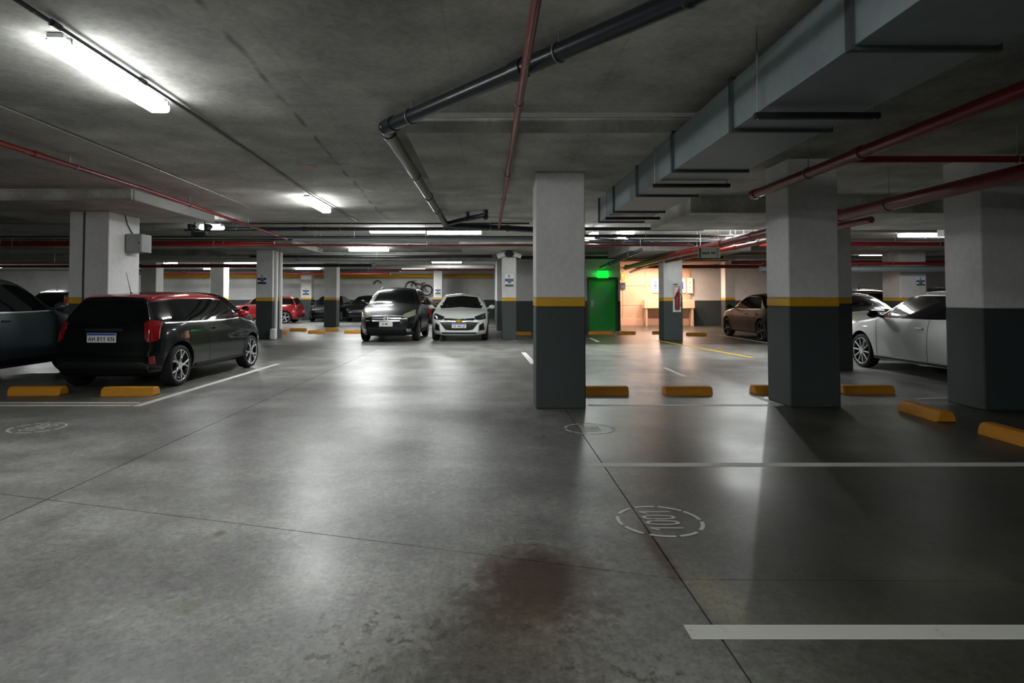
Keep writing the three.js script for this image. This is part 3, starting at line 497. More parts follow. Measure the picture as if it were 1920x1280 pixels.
// lobby furnishings
plate('notice', 'white and blue notice left of the extinguisher column', 'notice', 0.36, 0.68, (c, w, h) => { c.fillStyle = '#eef0f6'; c.fillRect(0, 0, w, h); c.fillStyle = '#5f6cc0'; c.fillRect(w * 0.3, h * 0.2, w * 0.4, h * 0.55); c.fillStyle = '#8d96d6'; c.fillRect(w * 0.2, h * 0.3, w * 0.6, h * 0.1); c.fillRect(w * 0.2, h * 0.6, w * 0.6, h * 0.08); }, 8.08, 1.94, 29.88);
plate('notice', 'white and blue notice right of the extinguisher column', 'notice', 0.3, 0.72, (c, w, h) => { c.fillStyle = '#eef0f6'; c.fillRect(0, 0, w, h); c.fillStyle = '#5160bd'; c.fillRect(w * 0.4, h * 0.25, w * 0.25, h * 0.5); }, 9.4, 1.95, 29.88);
plate('notice', 'plain white notice rightmost in the lobby', 'notice', 0.3, 0.76, (c, w, h) => { c.fillStyle = '#f2efe2'; c.fillRect(0, 0, w, h); c.fillStyle = '#8b938c'; c.fillRect(w * 0.42, h * 0.28, w * 0.16, h * 0.08); c.fillRect(w * 0.42, h * 0.6, w * 0.16, h * 0.08); }, 9.76, 1.95, 29.88);
plate('notice', 'small yellow notice high at the left end of the lobby', 'notice', 0.2, 0.34, (c, w, h) => { c.fillStyle = '#e8a62c'; c.fillRect(0, 0, w, h); c.fillStyle = '#f4cf70'; c.fillRect(w * 0.2, h * 0.2, w * 0.6, h * 0.3); }, 6.5, 2.4, 29.88);
{ const t = thing('intercom', 'grey intercom box below the yellow notice in the lobby', 'intercom', null, [6.5, 1.78, 29.86]); const b = new RoundedBoxGeometry(0.22, 0.32, 0.06, 2, 0.012); b.translate(0, 0.16, 0); part('case', b, M.greySteel, t); const l = new THREE.BoxGeometry(0.14, 0.08, 0.01); l.translate(0, 0.24, 0.033); part('speaker_grille', l, M.black, t); }
{ const t = thing('counter', 'long pale counter against the lobby wall behind the extinguisher column', 'counter', null, [8.6, 0, 29.55]); const top = new RoundedBoxGeometry(2.4, 0.4, 0.5, 2, 0.012); top.translate(0, 1.05, 0); part('counter_front', top, std({ color: 0xf0d3b4, roughness: 0.45 }), t); for (const s of [-1, 1]) { const l = new RoundedBoxGeometry(0.1, 0.86, 0.44, 2, 0.01); l.translate(s * 1.1, 0.43, 0); part('leg', l, M.peach, t); } }
// bicycle on the far wall
{
  const t = thing('bicycle', 'dark mountain bicycle hung aslant on the far wall above the parked cars', 'bicycle'); const D = 39.72, q = (x, y, z = 0) => V(x, y, D + z);
  const rear = q(-4.06, 1.84), front = q(-5.09, 2.07), bb = q(-4.5, 1.83), seat = q(-4.36, 2.2), head = q(-4.9, 2.32), dk = std({ color: 0x2a1a20, roughness: 0.45 });
  for (const [p, r] of [[rear, 0.33], [front, 0.33]]) {
    const w = part('wheel', new THREE.TorusGeometry(r, 0.042, 10, 40).translate(p.x, p.y, p.z), M.tyre, t); const sp = []; for (let i = 0; i < 12; i++) { const a = i / 12 * 2 * Math.PI; sp.push(rod(p, p.clone().add(new THREE.Vector3(Math.cos(a) * r, Math.sin(a) * r, 0)), 0.004, 5)); } sp.push(rod(p.clone().add(new THREE.Vector3(0, 0, -0.05)), p.clone().add(new THREE.Vector3(0, 0, 0.05)), 0.03)); part('spokes', sp, M.steel, w);
  }
  part('frame', [rod(bb, seat, 0.034), rod(bb, head, 0.042), rod(seat, head, 0.036), rod(bb, rear, 0.028), rod(seat, rear, 0.024)], dk, t);
  part('fork', [rod(q(-4.93, 2.4), front, 0.036)], M.black, t); part('handlebar', [rod(q(-4.94, 2.4), q(-4.93, 2.46), 0.028), rod(q(-4.93, 2.45, -0.28), q(-4.78, 2.47, 0.28), 0.014)], M.black, t);
  part('saddle', [rod(seat, q(-4.32, 2.29), 0.015), new RoundedBoxGeometry(0.26, 0.05, 0.13, 2, 0.02).translate(-4.3, 2.31, -D)], M.black, t);
  part('crankset', [new THREE.CylinderGeometry(0.1, 0.1, 0.02, 24).rotateX(Math.PI / 2).translate(bb.x, bb.y, bb.z + 0.05), rod(q(-4.5, 1.83, -0.08), q(-4.43, 1.68, -0.08), 0.012), rod(q(-4.5, 1.83, 0.06), q(-4.57, 1.98, 0.06), 0.012)], M.black, t);
  const hk = thing('wall_hook', 'black curved wall hook on the far wall left of the bicycle', 'hook', null, [-7.25, 2.25, 39.9]); part('hook', new THREE.TubeGeometry(new THREE.CatmullRomCurve3([[-0.28, 0, 0], [-0.16, 0.14, 0.1], [0, 0.22, 0.16], [0.16, 0.14, 0.16], [0.24, 0.02, 0.14]].map((p) => new THREE.Vector3(...p))), 20, 0.035, 8), M.black, hk);
}

// ---------------------------------------------------------------- cars
function curve(pts) {                                                // monotone cubic through [t, value] pairs
  const n = pts.length, m = new Array(n).fill(0), s = []; for (let i = 0; i < n - 1; i++) s.push((pts[i + 1][1] - pts[i][1]) / (pts[i + 1][0] - pts[i][0]));
  m[0] = s[0]; m[n - 1] = s[n - 2]; for (let i = 1; i < n - 1; i++) m[i] = s[i - 1] * s[i] <= 0 ? 0 : 2 * s[i - 1] * s[i] / (s[i - 1] + s[i]);
  return (t) => {
    if (t <= pts[0][0]) return pts[0][1]; if (t >= pts[n - 1][0]) return pts[n - 1][1];
    let i = 0; while (t > pts[i + 1][0]) i++; const h = pts[i + 1][0] - pts[i][0], u = (t - pts[i][0]) / h, a = u * u, b = a * u;
    return (2 * b - 3 * a + 1) * pts[i][1] + (b - 2 * a + u) * h * m[i] + (-2 * b + 3 * a) * pts[i + 1][1] + (b - a) * h * m[i + 1];
  };
}
const TYPES = {
  hatch: { L: 3.82, W: 1.73, H: 1.41, belt: 0.96, R: 0.312, ax: [-1.3, 1.18], y0: 0.2, roofW: 0.535, eR: 0.8, eF: 0.7, crown: 0.035, r: 0.07,
    top: [[-1.91, 1.34], [-1.7, 1.375], [-1.3, 1.395], [-0.6, 1.41], [0.05, 1.4], [0.35, 1.365], [0.95, 0.985], [1.4, 0.92], [1.7, 0.82], [1.91, 0.66]],
    zr: [[0.2, -1.8], [0.32, -1.89], [0.5, -1.91], [0.66, -1.87], [0.9, -1.83], [1.05, -1.78], [1.34, -1.62]], zf: [[0.2, 1.8], [0.35, 1.9], [0.55, 1.91], [0.7, 1.86], [0.9, 1.76], [1.4, 1.6]],
    side: [[0.2, 0.92], [0.3, 0.965], [0.55, 1], [0.78, 0.99], [0.96, 0.955]] },
  sedan: { L: 4.6, W: 1.8, H: 1.46, belt: 0.95, R: 0.325, ax: [-1.33, 1.38], y0: 0.2, roofW: 0.58, eR: 0.74, eF: 0.66, crown: 0.04, r: 0.09,
    top: [[-2.3, 0.96], [-2.1, 1.03], [-1.72, 1.06], [-1.0, 1.37], [-0.5, 1.45], [0.0, 1.455], [0.3, 1.42], [1.15, 0.99], [1.7, 0.91], [2.05, 0.82], [2.3, 0.68]],
    zr: [[0.2, -2.16], [0.35, -2.27], [0.6, -2.3], [0.85, -2.26], [1.0, -2.2], [1.4, -2.1]], zf: [[0.2, 2.18], [0.3, 2.28], [0.5, 2.3], [0.68, 2.25], [0.85, 2.14], [1.4, 1.9]],
    side: [[0.2, 0.93], [0.32, 0.965], [0.6, 1], [0.8, 0.985], [0.95, 0.95]] },
  suv: { L: 4.5, W: 1.82, H: 1.67, belt: 1.1, R: 0.36, ax: [-1.3, 1.34], y0: 0.2, roofW: 0.62, eR: 0.82, eF: 0.7, crown: 0.04, r: 0.09,
    top: [[-2.25, 1.5], [-2.05, 1.58], [-1.5, 1.64], [-0.7, 1.67], [0.0, 1.66], [0.28, 1.62], [1.08, 1.14], [1.6, 1.06], [1.98, 0.95], [2.25, 0.78]],
    zr: [[0.24, -2.12], [0.4, -2.23], [0.65, -2.25], [0.9, -2.2], [1.1, -2.14], [1.5, -1.92]], zf: [[0.24, 2.1], [0.4, 2.24], [0.6, 2.25], [0.8, 2.2], [1.0, 2.08], [1.6, 1.8]],
    side: [[0.24, 0.94], [0.36, 0.97], [0.65, 1], [0.92, 0.985], [1.1, 0.95]] },
};
const bodies = {};
function bodyOf(key) {
  if (bodies[key]) return bodies[key];
  const T = TYPES[key], top = curve(T.top), zr = curve(T.zr), zf = curve(T.zf), sd = curve(T.side), hw = T.W / 2;
  const wide = (y) => y <= T.belt ? hw * sd(y) : lerp(hw * sd(T.belt), T.roofW, Math.pow((y - T.belt) / (T.H - T.belt), 1.15));
  const plan = (s) => { const u = Math.abs(2 * s - 1), u0 = 0.5; if (u < u0) return 1; const e = s > 0.5 ? T.eF : T.eR; return 1 - (1 - e) * Math.pow((u - u0) / (1 - u0), s > 0.5 ? 3.2 : 3.6); };
  const NS = 76, NSIDE = 12, NC = 5, NT = 5, rings = [];
  for (let i = 0; i <= NS; i++) {
    const t = i / NS, s = lerp(t, 0.5 - 0.5 * Math.cos(Math.PI * t), 0.75), zref = lerp(-T.L / 2, T.L / 2, s), yt = top(zref), p = plan(s), half = [];
    const r = Math.min(T.r, (yt - T.y0) * 0.3), ys = yt - r, wa = wide(ys) * p, wb = Math.max(0.2, wide(yt) * p - r * 0.9);
    half.push([0, T.y0], [wide(T.y0) * p * 0.8, T.y0]);
    for (let k = 0; k <= NSIDE; k++) { const y = lerp(T.y0 + 0.02, ys, k / NSIDE); half.push([wide(y) * p, y]); }
    for (let k = 1; k <= NC; k++) { const a = k / NC * Math.PI / 2; half.push([wb + (wa - wb) * Math.cos(a), ys + r * Math.sin(a)]); }
    for (let k = 1; k <= NT; k++) { const q = 1 - k / NT; half.push([wb * q, yt + T.crown * (1 - q * q) * Math.min(1, 0.5 + s)]); }
    const ring = half.concat(half.slice(1, -1).reverse().map(([x, y]) => [-x, y]));
    rings.push(ring.map(([x, y]) => [x, y, lerp(zr(y), zf(y), s)]));
  }
  const n = rings[0].length, M2 = (n + 2) / 2, pos = [], idx = []; for (const r of rings) for (const v of r) pos.push(...v);
  for (let i = 0; i < NS; i++) for (let k = 0; k < n; k++) { const a = i * n + k, b = i * n + (k + 1) % n, c = a + n, d = b + n; idx.push(a, c, b, b, c, d); }
  const capAt = (i, sign) => {                                        // bowed end face
    const rows = []; const nx = 8;
    for (let k = 0; k < M2; k++) {
      const R = rings[i][k], row = []; const li = k === 0 || k === M2 - 1 ? k : n - k;
      if (li === k) { row.push(i * n + k); } else for (let j = 0; j <= nx; j++) { if (j === 0) row.push(i * n + li); else if (j === nx) row.push(i * n + k); else { const f = lerp(-1, 1, j / nx); pos.push(R[0] * f, R[1], R[2] + sign * (sign > 0 ? 0.06 : 0.03) * (1 - f * f)); row.push(pos.length / 3 - 1); } }
      rows.push(row);
    }
    const tri = (a, b, c) => (sign > 0 ? idx.push(a, b, c) : idx.push(a, c, b));
    for (let k = 0; k < M2 - 1; k++) { const A = rows[k], B = rows[k + 1]; if (A.length === 1) for (let j = 0; j < nx; j++) tri(A[0], B[j + 1], B[j]); else if (B.length === 1) for (let j = 0; j < nx; j++) tri(A[j], A[j + 1], B[0]); else for (let j = 0; j < nx; j++) { tri(A[j], A[j + 1], B[j + 1]); tri(A[j], B[j + 1], B[j]); } }
  };
  capAt(NS, 1); capAt(0, -1);
  let g = new THREE.BufferGeometry(); g.setAttribute('position', new THREE.Float32BufferAttribute(pos, 3)); g.setIndex(idx);
  g.computeVertexNormals();
  let vol = 0; { const P = g.attributes.position, I = g.index.array, a = new THREE.Vector3(), b = new THREE.Vector3(), c = new THREE.Vector3(); for (let i = 0; i < I.length; i += 3) { a.fromBufferAttribute(P, I[i]); b.fromBufferAttribute(P, I[i + 1]); c.fromBufferAttribute(P, I[i + 2]); vol += a.dot(b.cross(c)); } }
  if (vol < 0) { const I = g.index.array; for (let i = 0; i < I.length; i += 3) { const t = I[i]; I[i] = I[i + 1]; I[i + 1] = t; } g.computeVertexNormals(); }
  g.setAttribute('uv', new THREE.BufferAttribute(new Float32Array(g.attributes.position.count * 2), 2));
  const bvh = new MeshBVH(g.clone());
  // wheel houses
  const ev = new Evaluator(); ev.useGroups = true; let brush = new Brush(g, M.black); brush.updateMatrixWorld();
  for (const z of T.ax) for (const s of [-1, 1]) {
    const c = new THREE.CylinderGeometry(T.R + 0.055, T.R + 0.055, 0.6, 36); c.rotateZ(Math.PI / 2); const w = new Brush(c, M.trim); w.position.set(s * (hw + 0.02), T.R + 0.01, z); w.updateMatrixWorld();
    brush = ev.evaluate(brush, w, SUBTRACTION);
  }
  return (bodies[key] = { T, geo: brush.geometry, mats: brush.material, bvh, wide, top, zr, zf });
}
const ray = new THREE.Ray();
function hit(B, view, a, b) {
  const o = ray.origin, d = ray.direction;
  if (view === 'right') { o.set(5, b, a); d.set(-1, 0, 0); } else if (view === 'left') { o.set(-5, b, a); d.set(1, 0, 0); }
  else if (view === 'front') { o.set(a, b, 6); d.set(0, 0, -1); } else if (view === 'rear') { o.set(a, b, -6); d.set(0, 0, 1); } else { o.set(a, 5, b); d.set(0, -1, 0); }
  const h = B.bvh.raycastFirst(ray, THREE.DoubleSide); return h ? h.point.clone() : null;
}
function resample(line, n) {
  const L = [0]; for (let i = 1; i < line.length; i++) L.push(L[i - 1] + Math.hypot(line[i][0] - line[i - 1][0], line[i][1] - line[i - 1][1]));
  const out = []; for (let k = 0; k <= n; k++) { const t = L[L.length - 1] * k / n; let i = 0; while (i < L.length - 2 && t > L[i + 1]) i++; const f = L[i + 1] > L[i] ? (t - L[i]) / (L[i + 1] - L[i]) : 0; out.push([lerp(line[i][0], line[i + 1][0], f), lerp(line[i][1], line[i + 1][1], f)]); } return out;
}
// a panel laid over the body: two edge lines (in the plane of the view) joined, pressed on to the body, with a lip going back into it
function overlay(B, view, lineA, lineB, lift, nu = 12, nv = 6, lip = 0.014) {
  const A = resample(lineA, nu), C = resample(lineB, nu), dir = new THREE.Vector3(...({ right: [1, 0, 0], left: [-1, 0, 0], front: [0, 0, 1], rear: [0, 0, -1], top: [0, 1, 0] })[view]);
  const P = []; let last = null;
  for (let j = 0; j <= nv; j++) for (let i = 0; i <= nu; i++) { const a = lerp(A[i][0], C[i][0], j / nv), b = lerp(A[i][1], C[i][1], j / nv); let p = hit(B, view, a, b); if (!p) { p = last ? last.clone() : new THREE.Vector3(); if (view === 'front' || view === 'rear') { p.x = a; p.y = b; } else if (view === 'top') { p.x = a; p.z = b; } else { p.z = a; p.y = b; } } last = p; P.push(p); }
  const pos = [], idx = [], uv = [], w = nu + 1; for (let k = 0; k < P.length; k++) { const q = P[k].clone().addScaledVector(dir, lift); pos.push(q.x, q.y, q.z); uv.push((k % w) / nu, 1 - Math.floor(k / w) / nv); }
  for (let j = 0; j < nv; j++) for (let i = 0; i < nu; i++) { const a = j * w + i; idx.push(a, a + w, a + 1, a + 1, a + w, a + w + 1); }
  const rim = []; for (let i = 0; i <= nu; i++) rim.push(i); for (let j = 1; j <= nv; j++) rim.push(j * w + nu); for (let i = nu - 1; i >= 0; i--) rim.push(nv * w + i); for (let j = nv - 1; j >= 1; j--) rim.push(j * w);
  const base = pos.length / 3; for (const k of rim) { const q = P[k].clone().addScaledVector(dir, lift); pos.push(q.x, q.y, q.z); uv.push(0, 0); } for (const k of rim) { const q = P[k].clone().addScaledVector(dir, -lip); pos.push(q.x, q.y, q.z); uv.push(0, 0); }
  const m = rim.length; for (let i = 0; i < m; i++) { const a = base + i, b = base + (i + 1) % m; idx.push(a, b, a + m, b, b + m, a + m); }
  const g = new THREE.BufferGeometry(); g.setAttribute('position', new THREE.Float32BufferAttribute(pos, 3)); g.setAttribute('uv', new THREE.Float32BufferAttribute(uv, 2)); g.setIndex(idx);
  // face outwards
  const n = new THREE.Vector3().crossVectors(P[w].clone().sub(P[0]), P[1].clone().sub(P[0])); if (n.dot(dir) < 0) { const I = g.index.array; for (let i = 0; i < I.length; i += 3) { const t = I[i]; I[i] = I[i + 1]; I[i + 1] = t; } }
  g.computeVertexNormals(); return g;
}
function strip(B, view, line, w, lift) {                              // thin seam following a line on the body
  const up = line.map(([a, b], i) => { const q = line[Math.min(i + 1, line.length - 1)], p = line[Math.max(i - 1, 0)], dx = q[0] - p[0], dy = q[1] - p[1], l = Math.hypot(dx, dy) || 1; return [[a - dy / l * w / 2, b + dx / l * w / 2], [a + dy / l * w / 2, b - dx / l * w / 2]]; });
  return overlay(B, view, up.map((u) => u[0]), up.map((u) => u[1]), lift, Math.max(10, line.length * 4), 1, 0.006);
}
function plateTex(text, kind) {
  return canvasTex(256, 82, (c, w, h) => {
    c.fillStyle = '#d7d9da'; c.fillRect(0, 0, w, h); c.textAlign = 'center'; c.textBaseline = 'middle';
    if (kind === 'old') { c.fillStyle = '#c9cdc9'; c.fillRect(0, 0, w, h); c.fillStyle = '#20241f'; c.beginPath(); c.arc(w * 0.26, h * 0.45, h * 0.26, 0, 7); c.fill(); c.fillStyle = '#dfe3e0'; c.beginPath(); c.arc(w * 0.26, h * 0.45, h * 0.13, 0, 7); c.fill(); c.fillStyle = '#2c241b'; c.fillRect(w * 0.42, h * 0.3, w * 0.2, h * 0.3); return; }
    c.fillStyle = '#2d4fa3'; c.fillRect(0, 0, w, h * 0.24); c.fillStyle = '#14161a'; c.font = 'bold ' + Math.round(h * 0.66) + 'px sans-serif'; c.fillText(text, w / 2, h * 0.65, w * 0.94);
  });
}
function wheelParts(T, style) {
  const R = T.R, w = 0.21, pr = [[R * 0.74, -w / 2], [R * 0.9, -w / 2], [R * 0.975, -w * 0.42], [R, -w * 0.28], [R, w * 0.28], [R * 0.975, w * 0.42], [R * 0.9, w / 2], [R * 0.8, w * 0.5], [R * 0.77, w * 0.42], [R * 0.74, w * 0.2]];
  const ty = new THREE.LatheGeometry(pr.map(([a, b]) => new THREE.Vector2(a, b)), 48); ty.rotateZ(-Math.PI / 2);
  const dish = new THREE.LatheGeometry([[0.02, w * 0.12], [R * 0.2, w * 0.1], [R * 0.5, w * 0.02], [R * 0.7, w * 0.1], [R * 0.765, w * 0.44]].map(([a, b]) => new THREE.Vector2(a, b)), 40); dish.rotateZ(-Math.PI / 2);
  const sp = [], N = style === 'twin' ? 5 : style === 'ten' ? 10 : 5;
  const bar = (a0, r0, a1, r1, th) => { const p = new THREE.Vector3(w * 0.34, Math.cos(a0) * r0, Math.sin(a0) * r0), q = new THREE.Vector3(w * 0.4, Math.cos(a1) * r1, Math.sin(a1) * r1); const L = p.distanceTo(q), g = new RoundedBoxGeometry(0.03, L, th, 1, 0.006); g.applyQuaternion(new THREE.Quaternion().setFromUnitVectors(new THREE.Vector3(0, 1, 0), q.clone().sub(p).normalize())); const m = p.add(q).multiplyScalar(0.5); g.translate(m.x, m.y, m.z); sp.push(g); };
  for (let i = 0; i < N; i++) { const a = i / N * 2 * Math.PI + 0.2; if (style === 'twin') { bar(a, R * 0.16, a, R * 0.4, 0.038); bar(a, R * 0.36, a - 0.24, R * 0.765, 0.026); bar(a, R * 0.36, a + 0.24, R * 0.765, 0.026); } else bar(a, R * 0.14, a + 0.06, R * 0.76, style === 'ten' ? 0.026 : 0.055); }
  sp.push(new THREE.CylinderGeometry(R * 0.17, R * 0.19, 0.04, 20).rotateZ(Math.PI / 2).translate(w * 0.34, 0, 0)); sp.push(new THREE.TorusGeometry(R * 0.762, 0.009, 8, 44).rotateY(Math.PI / 2).translate(w * 0.42, 0, 0));
  return { ty, dish, sp: mergeGeometries(sp.map(clean)) };
}
const wheelCache = {};
function makeCar(name, label, type, paint, o = {}) {
  const B = bodyOf(type), T = B.T, hw = T.W / 2, t = thing(name, label, 'car', o.group);
  const mats = (Array.isArray(B.mats) ? B.mats : [B.mats]).map((m) => (m === M.black ? paint : m));
  part('body', B.geo, mats.length > 1 ? mats : mats[0], t);
  const sides = o.sides || ['left', 'right'], glass = M.glass;
  const both = (n, A, C, lift, mat, nu, nv, lab) => { for (const s of sides) part(n, overlay(B, s, A, C, lift, nu, nv), mat, t, lab); };
  const mir = (n, view, A, C, lift, mat, nu, nv, lab, parent) => { for (const s of [-1, 1]) part(n, overlay(B, view, A.map(([a, b]) => [s * a, b]), C.map(([a, b]) => [s * a, b]), lift, nu, nv), mat, parent || t, lab); };
  const mid = (n, view, A, C, lift, mat, nu, nv, lab) => part(n, overlay(B, view, A, C, lift, nu, nv), mat, t, lab);
  const seam = []; const bt = T.belt;
  if (type === 'hatch') {
    both('side_window', [[-1.5, 1.29], [-1.2, 1.315], [-0.45, 1.325]], [[-1.62, 1.0], [-1.2, 0.985], [-0.45, 0.98]], 0.004, glass, 12, 8);
    both('side_window', [[-0.4, 1.325], [0.0, 1.325], [0.28, 1.3]], [[-0.4, 0.98], [0.3, 0.985], [0.82, 1.0]], 0.004, glass, 12, 8);
    mid('rear_window', 'rear', [[-0.5, 1.3], [0, 1.325], [0.5, 1.3]], [[-0.62, 0.99], [0, 0.97], [0.62, 0.99]], 0.005, glass, 14, 8);
    mid('windshield', 'front', [[-0.52, 1.345], [0, 1.37], [0.52, 1.345]], [[-0.66, 1.0], [0, 1.04], [0.66, 1.0]], 0.005, glass, 14, 8);
    both('window_pillar', [[-0.45, 1.325], [-0.4, 1.325]], [[-0.45, 0.98], [-0.4, 0.98]], 0.003, M.glass, 2, 8, 'black pillar'); both('window_pillar', [[0.28, 1.3], [0.34, 1.3]], [[0.82, 1.0], [0.9, 1.0]], 0.003, M.glass, 2, 8, 'black pillar'); both('window_pillar', [[-1.62, 1.28], [-1.5, 1.29]], [[-1.74, 1.0], [-1.62, 1.0]], 0.003, M.glass, 3, 8, 'black pillar');
    both('roof_edge', [[-1.62, 1.375], [-1.0, 1.4], [0.0, 1.4], [0.3, 1.36]], [[-1.62, 1.31], [-1.0, 1.335], [0.0, 1.335], [0.34, 1.305]], 0.008, o.roof || paint, 14, 3, o.roof ? 'red edge of the roof' : undefined); mid('roof_edge', 'rear', [[-0.46, 1.385], [0, 1.4], [0.46, 1.385]], [[-0.46, 1.35], [0, 1.365], [0.46, 1.35]], 0.01, o.roof || paint, 12, 2);
    const rf = part('roof_panel', overlay(B, 'top', [[-0.54, 0.22], [0, 0.3], [0.54, 0.22]], [[-0.5, -1.58], [0, -1.62], [0.5, -1.58]], 0.012, 16, 18, 0.03), o.roof || paint, t, o.roof ? 'red contrasting roof' : undefined);
    part('roof_spoiler', overlay(B, 'top', [[-0.5, -1.62], [0, -1.64], [0.5, -1.62]], [[-0.48, -1.72], [0, -1.76], [0.48, -1.72]], 0.006, 14, 4, 0.05), M.trim, t, 'black roof spoiler');
    mir('tail_light', 'rear', [[0.58, 0.98], [0.62, 1.02], [0.7, 1.02], [0.74, 0.98]], [[0.62, 0.75], [0.66, 0.71], [0.73, 0.71], [0.76, 0.75]], 0.014, M.tail, 8, 8, 'red tail light'); mir('headlight', 'front', [[0.5, 0.86], [0.72, 0.84]], [[0.48, 0.66], [0.74, 0.66]], 0.012, M.lamp, 8, 8);
    mid('bumper_insert', 'rear', [[-0.7, 0.42], [0.7, 0.42]], [[-0.62, 0.24], [0.62, 0.24]], 0.006, M.trim, 12, 4, 'black lower bumper'); mid('grille', 'front', [[-0.42, 0.68], [0.42, 0.68]], [[-0.36, 0.42], [0.36, 0.42]], 0.006, M.trim, 10, 6);
    mir('reflector', 'rear', [[0.7, 0.5], [0.74, 0.5]], [[0.7, 0.38], [0.74, 0.38]], 0.012, M.tail, 3, 4, 'red reflector');
    mid('handle_bar', 'rear', [[-0.28, 0.9], [0.28, 0.9]], [[-0.28, 0.865], [0.28, 0.865]], 0.014, M.trim, 8, 2, 'black hatch handle');
    for (const s of sides) { part('side_skirt', overlay(B, s, [[-0.85, 0.3], [0.88, 0.3]], [[-0.85, 0.215], [0.88, 0.215]], 0.012, 14, 2), M.trim, t, 'black sill'); part('belt_trim', strip(B, s, [[-1.6, 0.975], [0, 0.965], [0.85, 0.985]], 0.018, 0.008), M.chrome, t, 'chrome belt line'); }
    seam.push([[-0.45, 0.97], [-0.46, 0.5], [-0.4, 0.28]], [[0.84, 0.97], [0.8, 0.5], [0.82, 0.3]]);
    const an = hit(B, 'top', 0, -1.25); part('antenna', [rod(an, an.clone().add(new THREE.Vector3(0, 0.33, -0.14)), 0.006, 8, 0.003), ball(an, 0.025)], M.black, t);
    part('wiper', [rod(new THREE.Vector3(0, 1.0, -1.83), new THREE.Vector3(0.3, 1.03, -1.8), 0.008, 6)], M.black, t);
  } else if (type === 'sedan') {
    both('side_window', [[-0.42, 1.38], [0.0, 1.385], [0.22, 1.36]], [[-0.42, 0.99], [0.3, 0.985], [0.95, 1.0]], 0.004, glass, 12, 8);
    both('side_window', [[-1.02, 1.31], [-0.8, 1.36], [-0.5, 1.38]], [[-1.28, 1.02], [-0.8, 1.0], [-0.5, 0.99]], 0.004, glass, 10, 8);
    both('window_pillar', [[-0.5, 1.38], [-0.42, 1.38]], [[-0.5, 0.99], [-0.42, 0.99]], 0.003, M.glass, 2, 8, 'black pillar'); both('window_pillar', [[0.22, 1.36], [0.27, 1.355]], [[0.95, 1.0], [1.04, 1.0]], 0.003, M.glass, 2, 8, 'black pillar');
    mid('windshield', 'front', [[-0.52, 1.37], [0, 1.425], [0.52, 1.37]], [[-0.68, 1.0], [0, 1.045], [0.68, 1.0]], 0.005, glass, 14, 8);
    mid('rear_window', 'rear', [[-0.5, 1.34], [0, 1.38], [0.5, 1.34]], [[-0.62, 1.1], [0, 1.12], [0.62, 1.1]], 0.005, glass, 14, 8);
    if (o.front !== 'bow') {
      mir('headlight', 'front', [[0.42, 0.73], [0.74, 0.77]], [[0.44, 0.62], [0.77, 0.6]], 0.01, M.lampDark, 8, 5); mid('grille', 'front', [[-0.4, 0.68], [0.4, 0.68]], [[-0.36, 0.52], [0.36, 0.52]], 0.008, M.trim, 10, 4); mid('bumper_intake', 'front', [[-0.5, 0.4], [0.5, 0.4]], [[-0.45, 0.28], [0.45, 0.28]], 0.008, M.trim, 10, 4);
    } else {
      mir('headlight', 'front', [[0.46, 0.77], [0.62, 0.82], [0.8, 0.88]], [[0.5, 0.69], [0.64, 0.67], [0.81, 0.7]], 0.01, M.lampDark, 10, 5);
      mid('grille', 'front', [[-0.5, 0.73], [0, 0.705], [0.5, 0.73]], [[-0.46, 0.67], [0, 0.645], [0.46, 0.67]], 0.008, M.trim, 14, 4, 'slim upper grille');
      mid('grille', 'front', [[-0.6, 0.6], [-0.3, 0.615], [0.3, 0.615], [0.6, 0.6]], [[-0.42, 0.38], [-0.3, 0.36], [0.3, 0.36], [0.42, 0.38]], 0.008, M.trim, 16, 6, 'broad lower grille');
      mid('grille_bar', 'front', [[-0.44, 0.66], [0, 0.635], [0.44, 0.66]], [[-0.44, 0.635], [0, 0.61], [0.44, 0.635]], 0.016, M.chrome, 14, 2, 'chrome bar');
      const em = new THREE.Shape([[-0.1, 0.016], [-0.035, 0.016], [-0.03, 0.036], [0.04, 0.036], [0.035, 0.016], [0.1, 0.016], [0.09, -0.016], [0.03, -0.016], [0.025, -0.036], [-0.045, -0.036], [-0.04, -0.016], [-0.11, -0.016]].map((p) => new THREE.Vector2(...p)));
      const eg = new THREE.ExtrudeGeometry(em, { depth: 0.02, bevelEnabled: true, bevelSize: 0.004, bevelThickness: 0.004, bevelSegments: 2 }); const hp = hit(B, 'front', 0, 0.635); eg.translate(0, 0.635, hp.z + 0.012); part('emblem', eg, M.gold, t, 'gold bow shaped emblem');
      mir('fog_light_recess', 'front', [[0.62, 0.52], [0.74, 0.59]], [[0.6, 0.34], [0.78, 0.36]], 0.008, M.trim, 6, 5, 'dark triangular fog light recess');
      mid('bumper_lip', 'front', [[-0.64, 0.3], [0.64, 0.3]], [[-0.6, 0.25], [0.6, 0.25]], 0.01, M.lampDark, 12, 2);
    }
    mir('tail_light', 'rear', [[0.42, 0.96], [0.76, 0.97]], [[0.46, 0.82], [0.78, 0.8]], 0.01, M.tail, 8, 5, 'red tail light');
    if (o.chrome) for (const s of sides) part('belt_trim', strip(B, s, [[-1.25, 0.995], [0, 0.97], [0.9, 0.985]], 0.02, 0.008), M.chrome, t, 'chrome belt line');
    for (const s of sides) part('sill_trim', overlay(B, s, [[-0.95, 0.27], [0.98, 0.27]], [[-0.95, 0.21], [0.98, 0.21]], 0.01, 12, 2), M.trim, t, 'dark sill');
    seam.push([[-0.46, 0.98], [-0.46, 0.6], [-0.42, 0.28]], [[0.92, 0.98], [0.86, 0.6], [0.9, 0.3]], [[-1.12, 1.0], [-1.0, 0.75], [-0.92, 0.55]]);
